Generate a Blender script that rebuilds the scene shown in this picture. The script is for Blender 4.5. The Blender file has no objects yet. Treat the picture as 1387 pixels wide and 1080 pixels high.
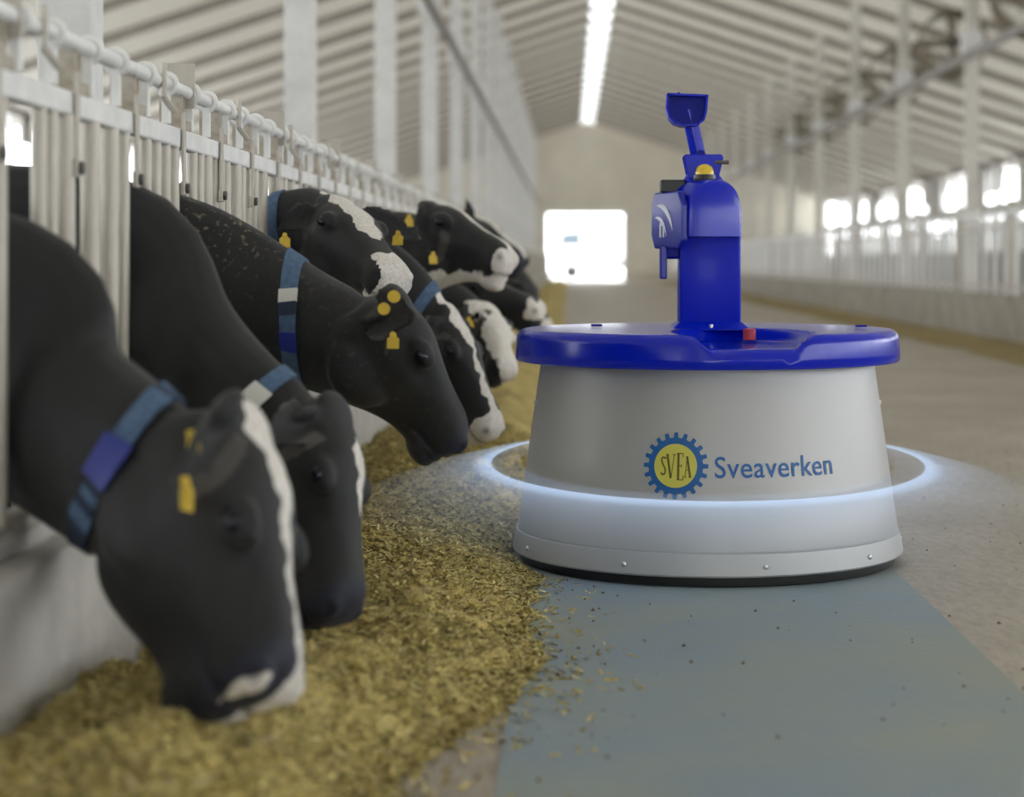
import bpy, bmesh, math, random
import numpy as np
from mathutils import Vector, Matrix
from mathutils.bvhtree import BVHTree

# ------------------------------------------------------------------ camera, world, exposure
S = bpy.context.scene
COL = S.collection
PI = math.pi
cam_d = bpy.data.cameras.new('camera')
cam = bpy.data.objects.new('camera', cam_d)
COL.objects.link(cam)
cam.location = (0, 0, 1.0)
cam.rotation_euler = (PI / 2, 0, 0)
FPX = 2600.0
cam_d.sensor_width = 36.0
cam_d.sensor_fit = 'HORIZONTAL'
cam_d.lens = FPX / 1387 * 36.0
cam_d.shift_x = -78.5 / 1387
cam_d.shift_y = -185.0 / 1387
cam_d.clip_end = 600
cam_d.dof.use_dof = True
cam_d.dof.focus_distance = 5.95
cam_d.dof.aperture_fstop = 1.75
S.camera = cam

W = bpy.data.worlds.new('overcast_sky')
S.world = W
W.use_nodes = True
bg = W.node_tree.nodes['Background']
bg.inputs[0].default_value = (0.93, 0.97, 1.0, 1)
bg.inputs[1].default_value = 3.6

S.view_settings.view_transform = 'Standard'
S.view_settings.look = 'None'
S.view_settings.gamma = 1
S.view_settings.use_curve_mapping = False
S.view_settings.exposure = 0.86
S.cycles.use_denoising = True
S.cycles.max_bounces = 10
S.cycles.diffuse_bounces = 6
S.cycles.transmission_bounces = 8
S.cycles.transparent_max_bounces = 8
S.cycles.sample_clamp_indirect = 12

def at(px, py, Y):
    return Vector(((px - 772.0) / FPX * Y, Y, 1.0 - (py - 355.0) / FPX * Y))

random.seed(4)
RNG = np.random.default_rng(11)

# ------------------------------------------------------------------ materials
def mat(name, col, rough=0.6, metal=0.0, var=0.0, scale=8.0, bump=0.0, bscale=60.0, coat=0.0, col2=None, spec=None,
        detail=4.0, stretch=(1, 1, 1)):
    m = bpy.data.materials.new(name)
    m.use_nodes = True
    nt = m.node_tree
    b = nt.nodes['Principled BSDF']
    b.inputs['Base Color'].default_value = (*col, 1)
    b.inputs['Roughness'].default_value = rough
    b.inputs['Metallic'].default_value = metal
    b.inputs['Coat Weight'].default_value = coat
    b.inputs['Coat Roughness'].default_value = 0.08
    if spec is not None:
        b.inputs['Specular IOR Level'].default_value = spec
    tc = nt.nodes.new('ShaderNodeTexCoord')
    mp = nt.nodes.new('ShaderNodeMapping')
    mp.inputs['Scale'].default_value = stretch
    nt.links.new(tc.outputs['Object'], mp.inputs[0])
    if var or col2:
        n = nt.nodes.new('ShaderNodeTexNoise')
        n.inputs['Scale'].default_value = scale
        n.inputs['Detail'].default_value = detail
        n.inputs['Roughness'].default_value = 0.6
        nt.links.new(mp.outputs[0], n.inputs['Vector'])
        r = nt.nodes.new('ShaderNodeValToRGB')
        c2 = col2 or tuple(max(0, c * (1 - var)) for c in col)
        r.color_ramp.elements[0].position = 0.32
        r.color_ramp.elements[0].color = (*c2, 1)
        r.color_ramp.elements[1].position = 0.66
        r.color_ramp.elements[1].color = (*col, 1)
        nt.links.new(n.outputs['Fac'], r.inputs[0])
        nt.links.new(r.outputs[0], b.inputs['Base Color'])
    if bump:
        n2 = nt.nodes.new('ShaderNodeTexNoise')
        n2.inputs['Scale'].default_value = bscale
        n2.inputs['Detail'].default_value = 5
        nt.links.new(mp.outputs[0], n2.inputs['Vector'])
        bp = nt.nodes.new('ShaderNodeBump')
        bp.inputs['Strength'].default_value = bump
        bp.inputs['Distance'].default_value = 0.01
        nt.links.new(n2.outputs['Fac'], bp.inputs['Height'])
        nt.links.new(bp.outputs[0], b.inputs['Normal'])
    return m

M = {}
M['galv'] = mat('galvanised_steel', (0.56, 0.525, 0.46), 0.5, 0.25, 0.28, 14, stretch=(1, 1, 0.25))
M['galv_light'] = mat('pale_galvanised_steel', (0.84, 0.84, 0.83), 0.5, 0.1, 0.15, 9)
M['rust'] = mat('weathered_plate', (0.52, 0.48, 0.41), 0.8, 0.1, 0.35, 25, col2=(0.34, 0.29, 0.22))
M['dark_iron'] = mat('dark_iron', (0.13, 0.12, 0.11), 0.6, 0.4)
M['concrete'] = mat('column_concrete', (0.79, 0.79, 0.78), 0.85, 0, 0.16, 6, 0.3, 50)
M['concrete_warm'] = mat('cream_column_concrete', (0.74, 0.715, 0.66), 0.85, 0, 0.16, 6)
M['curb'] = mat('kerb_concrete', (0.54, 0.52, 0.485), 0.9, 0, 0.3, 4, 0.35, 40)
M['curb_dark'] = mat('stained_kerb', (0.40, 0.37, 0.32), 0.9, 0, 0.3, 3)
M['wall'] = mat('cream_wall', (0.66, 0.62, 0.53), 0.9, 0, 0.12, 0.6)
M['rafter'] = mat('brown_timber', (0.33, 0.30, 0.255), 0.85, 0, 0.2, 3)
M['beam'] = mat('grey_beam', (0.36, 0.34, 0.32), 0.7, 0.1, 0.2, 3)
M['fan'] = mat('fan_brown', (0.28, 0.24, 0.18), 0.7, 0.1, 0.2, 5)
M['blue'] = mat('satin_blue', (0.0, 0.012, 0.50), 0.35, 0.0, coat=0.06, spec=.2)
M['blue_gloss'] = mat('gloss_blue', (0.001, 0.013, 0.50), 0.2, 0.0, coat=0.12, spec=.35)
M['blue_side'] = mat('violet_blue', (0.012, 0.022, 0.34), 0.32, 0.0, coat=0.12, spec=.3)
M['blue_dark'] = mat('deep_blue', (0.001, 0.006, 0.27), 0.4, 0.0, spec=.2)
M['shell'] = mat('satin_grey_metal', (0.45, 0.45, 0.445), 0.45, 0.3, 0.03, 3)
M['steel'] = mat('bright_screw', (0.7, 0.7, 0.7), 0.3, 1.0)
M['rubber'] = mat('black_rubber', (0.012, 0.012, 0.012), 0.5)
M['black'] = mat('black_plastic', (0.01, 0.01, 0.012), 0.35)
M['red'] = mat('red_button', (0.45, 0.03, 0.06), 0.4)
M['beacon'] = mat('amber_lens', (0.75, 0.52, 0.03), 0.25, coat=0.5)
M['logo_blue'] = mat('logo_blue', (0.010, 0.115, 0.36), 0.45)
M['logo_yellow'] = mat('logo_yellow', (0.62, 0.58, 0.10), 0.5)
M['logo_brown'] = mat('logo_olive', (0.13, 0.10, 0.012), 0.5)
M['decal'] = mat('white_decal', (0.75, 0.77, 0.85), 0.4)
M['collar'] = mat('blue_webbing', (0.085, 0.155, 0.27), 0.8, 0, 0.35, 60, 0.4, 300)
M['collar_dark'] = mat('navy_webbing', (0.02, 0.035, 0.075), 0.8, 0, 0.3, 60, 0.4, 300)
M['transponder'] = mat('blue_plastic', (0.012, 0.025, 0.22), 0.45)
M['buckle'] = mat('pale_buckle', (0.62, 0.62, 0.58), 0.4)
M['tag'] = mat('yellow_tag', (0.72, 0.50, 0.05), 0.5, 0, 0.2, 30)
M['eye'] = mat('eye_dark', (0.006, 0.006, 0.012), 0.12, spec=.35)
M['white_body'] = mat('white_paint', (0.85, 0.86, 0.87), 0.5)
M['window_grey'] = mat('blue_grey_glass', (0.10, 0.125, 0.15), 0.3)
M['yard'] = mat('pale_yard', (0.72, 0.71, 0.69), 0.9, 0, 0.1, 1)
M['stall'] = mat('stall_floor', (0.17, 0.16, 0.14), 0.85, 0, 0.3, 2)
M['stall_wall'] = mat('grey_masonry', (0.30, 0.29, 0.275), 0.9, 0, 0.2, 1)
M['curtain'] = mat('grey_curtain', (0.62, 0.60, 0.57), 0.9, 0, 0.1, 1)

# translucent roof sheeting: daylight glows through it
def roof_mat(name, c, t):
    m = bpy.data.materials.new(name); m.use_nodes = True
    nt = m.node_tree; nt.nodes.clear()
    out = nt.nodes.new('ShaderNodeOutputMaterial')
    d = nt.nodes.new('ShaderNodeBsdfDiffuse'); tr = nt.nodes.new('ShaderNodeBsdfTranslucent')
    mx = nt.nodes.new('ShaderNodeMixShader'); mx.inputs[0].default_value = t
    d.inputs[0].default_value = (*c, 1); tr.inputs[0].default_value = (*c, 1)
    nt.links.new(d.outputs[0], mx.inputs[1]); nt.links.new(tr.outputs[0], mx.inputs[2])
    nt.links.new(mx.outputs[0], out.inputs[0])
    return m
M['roof'] = roof_mat('translucent_roof_sheet', (0.70, 0.675, 0.625), 0.26)
M['ridge'] = roof_mat('clear_ridge_sheet', (0.94, 0.95, 0.95), 0.55)

# feed alley floor: worn concrete
def floor_mat():
    m = bpy.data.materials.new('worn_concrete_floor'); m.use_nodes = True
    nt = m.node_tree; b = nt.nodes['Principled BSDF']
    tc = nt.nodes.new('ShaderNodeTexCoord')
    def noise(sc, det, stretch=(1, 1, 1)):
        mp = nt.nodes.new('ShaderNodeMapping'); mp.inputs['Scale'].default_value = stretch
        nt.links.new(tc.outputs['Object'], mp.inputs[0])
        n = nt.nodes.new('ShaderNodeTexNoise'); n.inputs['Scale'].default_value = sc; n.inputs['Detail'].default_value = det
        n.inputs['Roughness'].default_value = 0.65
        nt.links.new(mp.outputs[0], n.inputs['Vector']); return n
    def ramp(n, a, ca, bb, cb):
        r = nt.nodes.new('ShaderNodeValToRGB')
        r.color_ramp.elements[0].position = a; r.color_ramp.elements[0].color = (*ca, 1)
        r.color_ramp.elements[1].position = bb; r.color_ramp.elements[1].color = (*cb, 1)
        nt.links.new(n.outputs['Fac'], r.inputs[0]); return r
    n1 = noise(1.1, 6, (1, .6, 1)); r1 = ramp(n1, .33, (0.33, 0.29, 0.23), .68, (0.46, 0.425, 0.37))
    n2 = noise(22, 5, (1.6, .5, 1)); r2 = ramp(n2, .35, (0.72, 0.70, 0.66), .6, (1, 1, 1))
    mx = nt.nodes.new('ShaderNodeMixRGB'); mx.blend_type = 'MULTIPLY'; mx.inputs[0].default_value = .75
    nt.links.new(r1.outputs[0], mx.inputs[1]); nt.links.new(r2.outputs[0], mx.inputs[2])
    n3 = noise(45, 2); r3 = ramp(n3, .27, (0.35, 0.28, 0.2), .34, (1, 1, 1))
    mx2 = nt.nodes.new('ShaderNodeMixRGB'); mx2.blend_type = 'MULTIPLY'; mx2.inputs[0].default_value = .5
    nt.links.new(mx.outputs[0], mx2.inputs[1]); nt.links.new(r3.outputs[0], mx2.inputs[2])
    nt.links.new(mx2.outputs[0], b.inputs['Base Color'])
    b.inputs['Roughness'].default_value = 0.55
    bp = nt.nodes.new('ShaderNodeBump'); bp.inputs['Strength'].default_value = .25; bp.inputs['Distance'].default_value = .008
    nt.links.new(n2.outputs['Fac'], bp.inputs['Height']); nt.links.new(bp.outputs[0], b.inputs['Normal'])
    return m
M['floor'] = floor_mat()
M['lane'] = mat('blue_path_overlay', (0.225, 0.295, 0.36), 0.6, 0, 0, 1.6, 0.2, 30, col2=(0.285, 0.32, 0.28), detail=7)  # tint of the projected blue path overlay, put into the slab's colour

def coat_mat(name, dirt):
    m = bpy.data.materials.new(name); m.use_nodes = True
    nt = m.node_tree; b = nt.nodes['Principled BSDF']
    a = nt.nodes.new('ShaderNodeAttribute'); a.attribute_name = 'coat'
    sep = nt.nodes.new('ShaderNodeSeparateColor'); nt.links.new(a.outputs['Color'], sep.inputs[0])
    tc = nt.nodes.new('ShaderNodeTexCoord')
    n = nt.nodes.new('ShaderNodeTexNoise'); n.inputs['Scale'].default_value = 90; n.inputs['Detail'].default_value = 4
    nt.links.new(tc.outputs['Object'], n.inputs['Vector'])
    n5 = nt.nodes.new('ShaderNodeTexNoise'); n5.inputs['Scale'].default_value = 7; n5.inputs['Detail'].default_value = 5
    nt.links.new(tc.outputs['Object'], n5.inputs['Vector'])
    rb = nt.nodes.new('ShaderNodeValToRGB')
    rb.color_ramp.elements[0].position = .3; rb.color_ramp.elements[0].color = (0.009, 0.0095, 0.0105, 1)
    rb.color_ramp.elements[1].position = .7; rb.color_ramp.elements[1].color = (0.016, 0.0165, 0.018, 1)
    nt.links.new(n5.outputs['Fac'], rb.inputs[0])
    rw = nt.nodes.new('ShaderNodeValToRGB')
    rw.color_ramp.elements[0].position = .3; rw.color_ramp.elements[0].color = (0.58, 0.53, 0.47, 1)
    rw.color_ramp.elements[1].position = .65; rw.color_ramp.elements[1].color = (0.74, 0.72, 0.68, 1)
    nt.links.new(n.outputs['Fac'], rw.inputs[0])
    # ragged edge of the white patches
    ad = nt.nodes.new('ShaderNodeMath'); ad.operation = 'MULTIPLY_ADD'
    ad.inputs[1].default_value = .5; ad.inputs[2].default_value = -.25
    nt.links.new(n.outputs['Fac'], ad.inputs[0])
    ad2 = nt.nodes.new('ShaderNodeMath'); ad2.operation = 'ADD'
    nt.links.new(sep.outputs[0], ad2.inputs[0]); nt.links.new(ad.outputs[0], ad2.inputs[1])
    st = nt.nodes.new('ShaderNodeMapRange'); st.inputs['From Min'].default_value = .38; st.inputs['From Max'].default_value = .62
    nt.links.new(ad2.outputs[0], st.inputs['Value'])
    mx = nt.nodes.new('ShaderNodeMixRGB')
    nt.links.new(st.outputs[0], mx.inputs[0]); nt.links.new(rb.outputs[0], mx.inputs[1]); nt.links.new(rw.outputs[0], mx.inputs[2])
    # bare skin of the muzzle
    mx2 = nt.nodes.new('ShaderNodeMixRGB'); nt.links.new(sep.outputs[1], mx2.inputs[0])
    nt.links.new(mx.outputs[0], mx2.inputs[1]); mx2.inputs[2].default_value = (0.012, 0.014, 0.028, 1)
    mxe = nt.nodes.new('ShaderNodeMixRGB'); nt.links.new(a.outputs['Alpha'], mxe.inputs[0])
    mxe.inputs[1].default_value = (0.06, 0.055, 0.052, 1); nt.links.new(mx2.outputs[0], mxe.inputs[2])
    mx2 = mxe
    last = mx2
    if dirt:
        v = nt.nodes.new('ShaderNodeTexNoise'); v.inputs['Scale'].default_value = 55; v.inputs['Detail'].default_value = 3
        nt.links.new(tc.outputs['Object'], v.inputs['Vector'])
        s2 = nt.nodes.new('ShaderNodeMapRange'); s2.inputs['From Min'].default_value = .58; s2.inputs['From Max'].default_value = .75
        nt.links.new(v.outputs['Fac'], s2.inputs['Value'])
        mm = nt.nodes.new('ShaderNodeMath'); mm.operation = 'MULTIPLY'
        nt.links.new(s2.outputs[0], mm.inputs[0]); nt.links.new(sep.outputs[2], mm.inputs[1])
        mx3 = nt.nodes.new('ShaderNodeMixRGB'); nt.links.new(mm.outputs[0], mx3.inputs[0])
        nt.links.new(mx2.outputs[0], mx3.inputs[1]); mx3.inputs[2].default_value = (0.24, 0.19, 0.13, 1)
        last = mx3
    nt.links.new(last.outputs[0], b.inputs['Base Color'])
    b.inputs['Roughness'].default_value = .62
    b.inputs['Specular IOR Level'].default_value = .35
    b.inputs['Sheen Weight'].default_value = .06
    b.inputs['Sheen Roughness'].default_value = .5
    bp = nt.nodes.new('ShaderNodeBump'); bp.inputs['Strength'].default_value = .3; bp.inputs['Distance'].default_value = .004
    n6 = nt.nodes.new('ShaderNodeTexNoise'); n6.inputs['Scale'].default_value = 220; n6.inputs['Detail'].default_value = 3
    nt.links.new(tc.outputs['Object'], n6.inputs['Vector'])
    nt.links.new(n6.outputs['Fac'], bp.inputs['Height']); nt.links.new(bp.outputs[0], b.inputs['Normal'])
    return m
M['coat'] = coat_mat('holstein_coat', False)
M['coat_dirty'] = coat_mat('holstein_coat_flecked', True)

def feed_mat():
    m = bpy.data.materials.new('chopped_feed'); m.use_nodes = True
    nt = m.node_tree; b = nt.nodes['Principled BSDF']
    a = nt.nodes.new('ShaderNodeAttribute'); a.attribute_name = 'tint'
    tc = nt.nodes.new('ShaderNodeTexCoord')
    n = nt.nodes.new('ShaderNodeTexNoise'); n.inputs['Scale'].default_value = 110; n.inputs['Detail'].default_value = 4
    nt.links.new(tc.outputs['Object'], n.inputs['Vector'])
    r = nt.nodes.new('ShaderNodeValToRGB')
    r.color_ramp.elements[0].position = .3; r.color_ramp.elements[0].color = (.45, .43, .38, 1)
    r.color_ramp.elements[1].position = .65; r.color_ramp.elements[1].color = (1, 1, 1, 1)
    nt.links.new(n.outputs['Fac'], r.inputs[0])
    mx = nt.nodes.new('ShaderNodeMixRGB'); mx.blend_type = 'MULTIPLY'; mx.inputs[0].default_value = 1
    nt.links.new(a.outputs['Color'], mx.inputs[1]); nt.links.new(r.outputs[0], mx.inputs[2])
    nt.links.new(mx.outputs[0], b.inputs['Base Color'])
    b.inputs['Roughness'].default_value = .85
    bp = nt.nodes.new('ShaderNodeBump'); bp.inputs['Strength'].default_value = .7; bp.inputs['Distance'].default_value = .012
    nt.links.new(n.outputs['Fac'], bp.inputs['Height']); nt.links.new(bp.outputs[0], b.inputs['Normal'])
    return m
M['feed'] = feed_mat()

# ------------------------------------------------------------------ object helpers
def link(o, parent=None):
    COL.objects.link(o)
    if parent is not None:
        o.parent = parent
    return o

def obj(name, mesh, m=None, parent=None, loc=None):
    o = bpy.data.objects.new(name, mesh)
    if m is not None and len(mesh.materials) == 0:
        mesh.materials.append(m)
    link(o, parent)
    if loc is not None:
        o.location = loc
    return o

def empty(name, loc=(0, 0, 0)):
    o = bpy.data.objects.new(name, None)
    o.empty_display_size = .1
    link(o); o.location = loc
    return o

def tag(o, label=None, cat=None, group=None, kind=None):
    if label: o['label'] = label
    if cat: o['category'] = cat
    if group: o['group'] = group
    if kind: o['kind'] = kind
    return o

def mesh_np(name, v, f, smooth=False):
    me = bpy.data.meshes.new(name)
    me.from_pydata([tuple(map(float, p)) for p in v], [], [tuple(int(i) for i in q) for q in f])
    if smooth:
        me.polygons.foreach_set('use_smooth', [True] * len(me.polygons))
    me.update()
    return me

class MB:
    """collects shapes into one mesh"""
    def __init__(s): s.v = []; s.f = []
    def add(s, v, f):
        n = len(s.v); s.v += [tuple(p) for p in v]; s.f += [tuple(i + n for i in q) for q in f]; return s
    def box(s, c, d, R=None):
        x, y, z = d[0] / 2, d[1] / 2, d[2] / 2
        v = [Vector((a, b, e)) for a in (-x, x) for b in (-y, y) for e in (-z, z)]
        if R is not None: v = [R @ p for p in v]
        v = [p + Vector(c) for p in v]
        return s.add(v, [(0, 1, 3, 2), (4, 6, 7, 5), (0, 4, 5, 1), (2, 3, 7, 6), (0, 2, 6, 4), (1, 5, 7, 3)])
    def tube(s, a, b, r, n=12, r2=None):
        a, b = Vector(a), Vector(b); t = (b - a).normalized()
        e = t.orthogonal().normalized(); g = t.cross(e); r2 = r if r2 is None else r2
        v = []
        for p, rr in ((a, r), (b, r2)):
            for i in range(n):
                th = 2 * PI * i / n; v.append(p + rr * (math.cos(th) * e + math.sin(th) * g))
        f = [(i, (i + 1) % n, n + (i + 1) % n, n + i) for i in range(n)]
        f += [tuple(range(n - 1, -1, -1)), tuple(range(n, 2 * n))]
        return s.add(v, f)
    def ring(s, c, axis, R, r, n=20, k=8):
        c = Vector(c); t = Vector(axis).normalized(); e = t.orthogonal().normalized(); g = t.cross(e); v = []; f = []
        for i in range(n):
            th = 2 * PI * i / n; d = math.cos(th) * e + math.sin(th) * g
            for j in range(k):
                ph = 2 * PI * j / k; v.append(c + d * (R + r * math.cos(ph)) + t * (r * math.sin(ph)))
        for i in range(n):
            for j in range(k):
                f.append((i * k + j, ((i + 1) % n) * k + j, ((i + 1) % n) * k + (j + 1) % k, i * k + (j + 1) % k))
        return s.add(v, f)
    def prism(s, poly, y0, y1):
        """poly in x,z extruded along y"""
        n = len(poly)
        v = [(x, y0, z) for x, z in poly] + [(x, y1, z) for x, z in poly]
        f = [(i, (i + 1) % n, n + (i + 1) % n, n + i) for i in range(n)] + [tuple(range(n - 1, -1, -1)), tuple(range(n, 2 * n))]
        return s.add(v, f)
    def lathe(s, prof, n=96, c=(0, 0, 0)):
        """prof list of (r,z); open profile"""
        v = []; f = []; m = len(prof)
        for i in range(n):
            th = 2 * PI * i / n
            for r, z in prof: v.append((c[0] + r * math.cos(th), c[1] + r * math.sin(th), c[2] + z))
        for i in range(n):
            for j in range(m - 1):
                a = i * m + j; b = ((i + 1) % n) * m + j
                f.append((a, b, b + 1, a + 1))
        return s.add(v, f)
    def mesh(s, name, smooth=False, bevel=0.0, seg=2, sharp=None):
        me = mesh_np(name, s.v, s.f)
        bm = bmesh.new(); bm.from_mesh(me)
        bmesh.ops.recalc_face_normals(bm, faces=bm.faces)
        if bevel:
            es = [e for e in bm.edges if len(e.link_faces) == 2 and e.calc_face_angle(0) > .5]
            bmesh.ops.bevel(bm, geom=es, offset=bevel, segments=seg, affect='EDGES', profile=.5)
        if smooth:
            for fc in bm.faces: fc.smooth = True
            for e in bm.edges:
                if len(e.link_faces) == 2 and e.calc_face_angle(0) > (sharp or .7): e.smooth = False
        bm.to_mesh(me); bm.free(); me.update()
        return me
    def build(s, name, m, parent=None, loc=None, **k):
        return obj(name, s.mesh(name, **k), m, parent, loc)

def instance(name, mesh, parent, loc, rot=None, scale=None):
    o = bpy.data.objects.new(name, mesh); link(o, parent); o.location = loc
    if rot: o.rotation_euler = rot
    if scale: o.scale = scale
    return o

def struct(o): o['kind'] = 'structure'; return o

def vnoise(x, y, seed, cell):
    """smooth value noise on numpy arrays"""
    r = np.random.default_rng(seed); g = r.random((257, 257))
    x = np.asarray(x) / cell + 50; y = np.asarray(y) / cell + 50
    xi = np.floor(x).astype(int); yi = np.floor(y).astype(int)
    fx = x - xi; fy = y - yi; fx = fx * fx * (3 - 2 * fx); fy = fy * fy * (3 - 2 * fy)
    a = g[xi % 256, yi % 256]; b = g[(xi + 1) % 256, yi % 256]; c = g[xi % 256, (yi + 1) % 256]; d = g[(xi + 1) % 256, (yi + 1) % 256]
    return (a * (1 - fx) + b * fx) * (1 - fy) + (c * (1 - fx) + d * fx) * fy - .5

def sstep(a, b, x):
    t = np.clip((np.asarray(x, float) - a) / (b - a), 0, 1); return t * t * (3 - 2 * t)

# ------------------------------------------------------------------ building shell
Y0, Y1 = -30.0, 104.0
RX, RZ, PITCH = 0.93, 8.6, 0.33
WL, WR = -12.1, 14.0
RAIL_L, RAIL_R = -1.1, 5.25
CL, CR = -1.86, 6.24
def roof_z(x): return RZ - PITCH * abs(x - RX)

def slab(x0, x1, y0, y1, z0, z1): return MB().box(((x0 + x1) / 2, (y0 + y1) / 2, (z0 + z1) / 2), (x1 - x0, y1 - y0, z1 - z0))

struct(slab(-1.0, 5.15, Y0, Y1 + .3, -.3, 0).build('floor', M['floor']))
struct(slab(WL, -1.2, Y0, Y1, -.3, -.1).build('floor_left_stalls', M['stall']))
struct(slab(5.35, WR, Y0, Y1, -.3, -.1).build('floor_right_stalls', M['stall']))
struct(slab(-60, 60, Y1 + .3, 190, -.3, -.02).build('ground_outside', M['yard']))
struct(slab(-1.2, -1.0, Y0, Y1, -.3, .43).build('trim_1', M['curb'], bevel=.012))
struct(slab(-1.2, -1.07, Y0, Y1, .43, .475).build('trim_3', M['curb'], bevel=.008))
struct(slab(5.15, 5.35, Y0, Y1, -.3, .62).build('trim_2', M['curb_dark'], bevel=.012))
# the walls: low masonry, open above for daylight, curtain strip between
for nm, x, s in (('wall_left', WL, -1), ('wall_right', WR, 1)):
    w = struct(slab(x - .1, x + .1, Y0, Y1, -.3, 1.35).build(nm, M['stall_wall']))
    wz = roof_z(x)
    sl = slab(x - .08, x + .08, Y0, Y1, wz - .12, wz + .06).build('wall_plate', M['beam'], w)
    ml = slab(x - .06, x + .06, Y0, Y1, 2.66, 2.94).build('curtain_roll', M['curtain'], w)
    pm = slab(-.09, .09, -.09, .09, 1.35, wz - .12).mesh('wall_post')
    pm.materials.append(M['concrete'])
    for k in range(43): instance('wall_post', pm, w, (x, Y0 + 1.2 + k * 3.05, 0))
    cm = MB().box((0, 0, 0), (.06, 1, 1)).mesh('curtain_panel'); cm.materials.append(M['curtain'])
    rr = random.Random(7 if s > 0 else 3)
    for k in range(56):
        y = 20 + k * 1.5; a = rr.uniform(.55, 1.0) if s > 0 else rr.uniform(.2, .6)
        instance('curtain_panel', cm, w, (x, y, 1.35 + .6 * a), scale=(1, rr.uniform(1.0, 1.45), 1.2 * a))
        if s > 0 and k % 5 in (0, 1) and k < 50: instance('curtain_panel', cm, w, (x - .07, y, (wz + 2.6) / 2), scale=(.8, 1.5, wz - 2.6))
        elif rr.random() < .6: instance('curtain_panel', cm, w, (x, y + .3, wz - .1 - .5 * a), scale=(.8, rr.uniform(.5, 1.3), a))
# end wall with the open doorway
DX0, DX1, DH = -1.3, 2.95, 3.6
we = MB()
we.box(((WL + DX0) / 2, Y1 + .15, 2.2), (DX0 - WL, .3, 5.0))
we.box(((WR + DX1) / 2, Y1 + .15, 2.2), (WR - DX1, .3, 5.0))
we.box(((DX0 + DX1) / 2, Y1 + .15, (DH + 4.7) / 2), (DX1 - DX0, .3, 4.7 - DH))
we.prism([(WL, 4.7), (WL, 4.75), (RX, RZ), (WR, 4.75), (WR, 4.7)], Y1, Y1 + .3)
wb = struct(we.build('wall_back', M['wall']))
fr = MB()
for x in (DX0, DX1): fr.box((x, Y1 - .05, DH / 2), (.16, .2, DH))
fr.box(((DX0 + DX1) / 2, Y1 - .05, DH + .08), (DX1 - DX0 + .16, .2, .16))
fr.build('door_frame', M['concrete'], wb)

wf = MB()
wf.box(((WL - 1.5) / 2, Y0 - .15, 2.2), (-1.5 - WL, .3, 5.0)); wf.box(((WR + 5.5) / 2, Y0 - .15, 2.2), (WR - 5.5, .3, 5.0))
wf.prism([(WL, 4.2), (WL, 4.75), (RX, RZ), (WR, 4.75), (WR, 4.2)], Y0 - .3, Y0)
struct(wf.build('wall_front', M['wall']))

# roof: sheets, rafters, ridge panels
ce = empty('ceiling'); struct(ce)
for s in (-1, 1):
    xe = WL - .6 if s < 0 else WR + .6
    xr = RX + s * .33
    v = [(xr, Y0, roof_z(xr)), (xe, Y0, roof_z(xe)), (xe, Y1 + .3, roof_z(xe)), (xr, Y1 + .3, roof_z(xr))]
    b = MB(); n = 1
    v2 = [(p[0], p[1], p[2] + .05) for p in v]
    b.add(v + v2, [(0, 1, 2, 3), (7, 6, 5, 4), (0, 4, 5, 1), (1, 5, 6, 2), (2, 6, 7, 3), (3, 7, 4, 0)])
    struct(b.build('roof_sheet', M['roof'], ce))
    L = math.hypot(xe - xr, roof_z(xe) - roof_z(xr))
    ang = math.atan2(roof_z(xe) - roof_z(xr), xe - xr)
    R = Matrix.Rotation(-ang, 3, 'Y')
    rm = MB().box((0, 0, 0), (L, .12, .17), R).mesh('rafter'); rm.materials.append(M['rafter'])
    cx, cz = (xe + xr) / 2, (roof_z(xe) + roof_z(xr)) / 2 - .1
    for k in range(42): instance('rafter', rm, ce, (cx, -27.25 + k * 3.05 + 3.05, cz))
rp = MB()
rp.add([(RX - .4, 0, RZ - .02), (RX, 0, RZ + .1), (RX + .4, 0, RZ - .02), (RX - .4, 1.9, RZ - .02), (RX, 1.9, RZ + .1), (RX + .4, 1.9, RZ - .02),
        (RX - .4, 0, RZ + .02), (RX, 0, RZ + .14), (RX + .4, 0, RZ + .02), (RX - .4, 1.9, RZ + .02), (RX, 1.9, RZ + .14), (RX + .4, 1.9, RZ + .02)],
       [(0, 3, 4, 1), (1, 4, 5, 2), (6, 7, 10, 9), (7, 8, 11, 10)])
rme = rp.mesh('ridge_panel'); rme.materials.append(M['ridge'])
cap = MB().box((RX, .6, RZ + .02), (.8, 1.2, .05)).mesh('ridge_cap'); cap.materials.append(M['curtain'])
for k in range(44):
    instance('ridge_panel', rme, ce, (0, -29.95 + k * 3.05, .02)); instance('ridge_cap', cap, ce, (0, -29.95 + k * 3.05 + 1.87, 0))

# columns with the longitudinal tie beams
colm = {}
for nm, X, ys in (('l', CL, [7.15 + 6.1 * k for k in range(-1, 16)]), ('r', CR, [11.5 + 6.1 * k for k in range(15)])):
    h = roof_z(X) - .16
    cm = slab(-.1, .1, -.1, .1, -.1, h).mesh('column', bevel=.012); cm.materials.append(M['concrete'] if X < 0 else M['concrete_warm'])
    km = MB().box((0, 0, 0), (.30, .30, .3)).mesh('bracket', bevel=.02); km.materials.append(M['concrete'])
    for y in ys:
        c = instance('column', cm, None, (X, y, 0)); struct(c)
        instance('bracket', km, c, (0, 0, 4.42))
    bm_ = MB().box((X + (.16 if X < 0 else -.16), (Y0 + Y1) / 2, 4.15), (.07, Y1 - Y0, .13)).build('tie_beam', M['beam']); struct(bm_)

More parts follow.
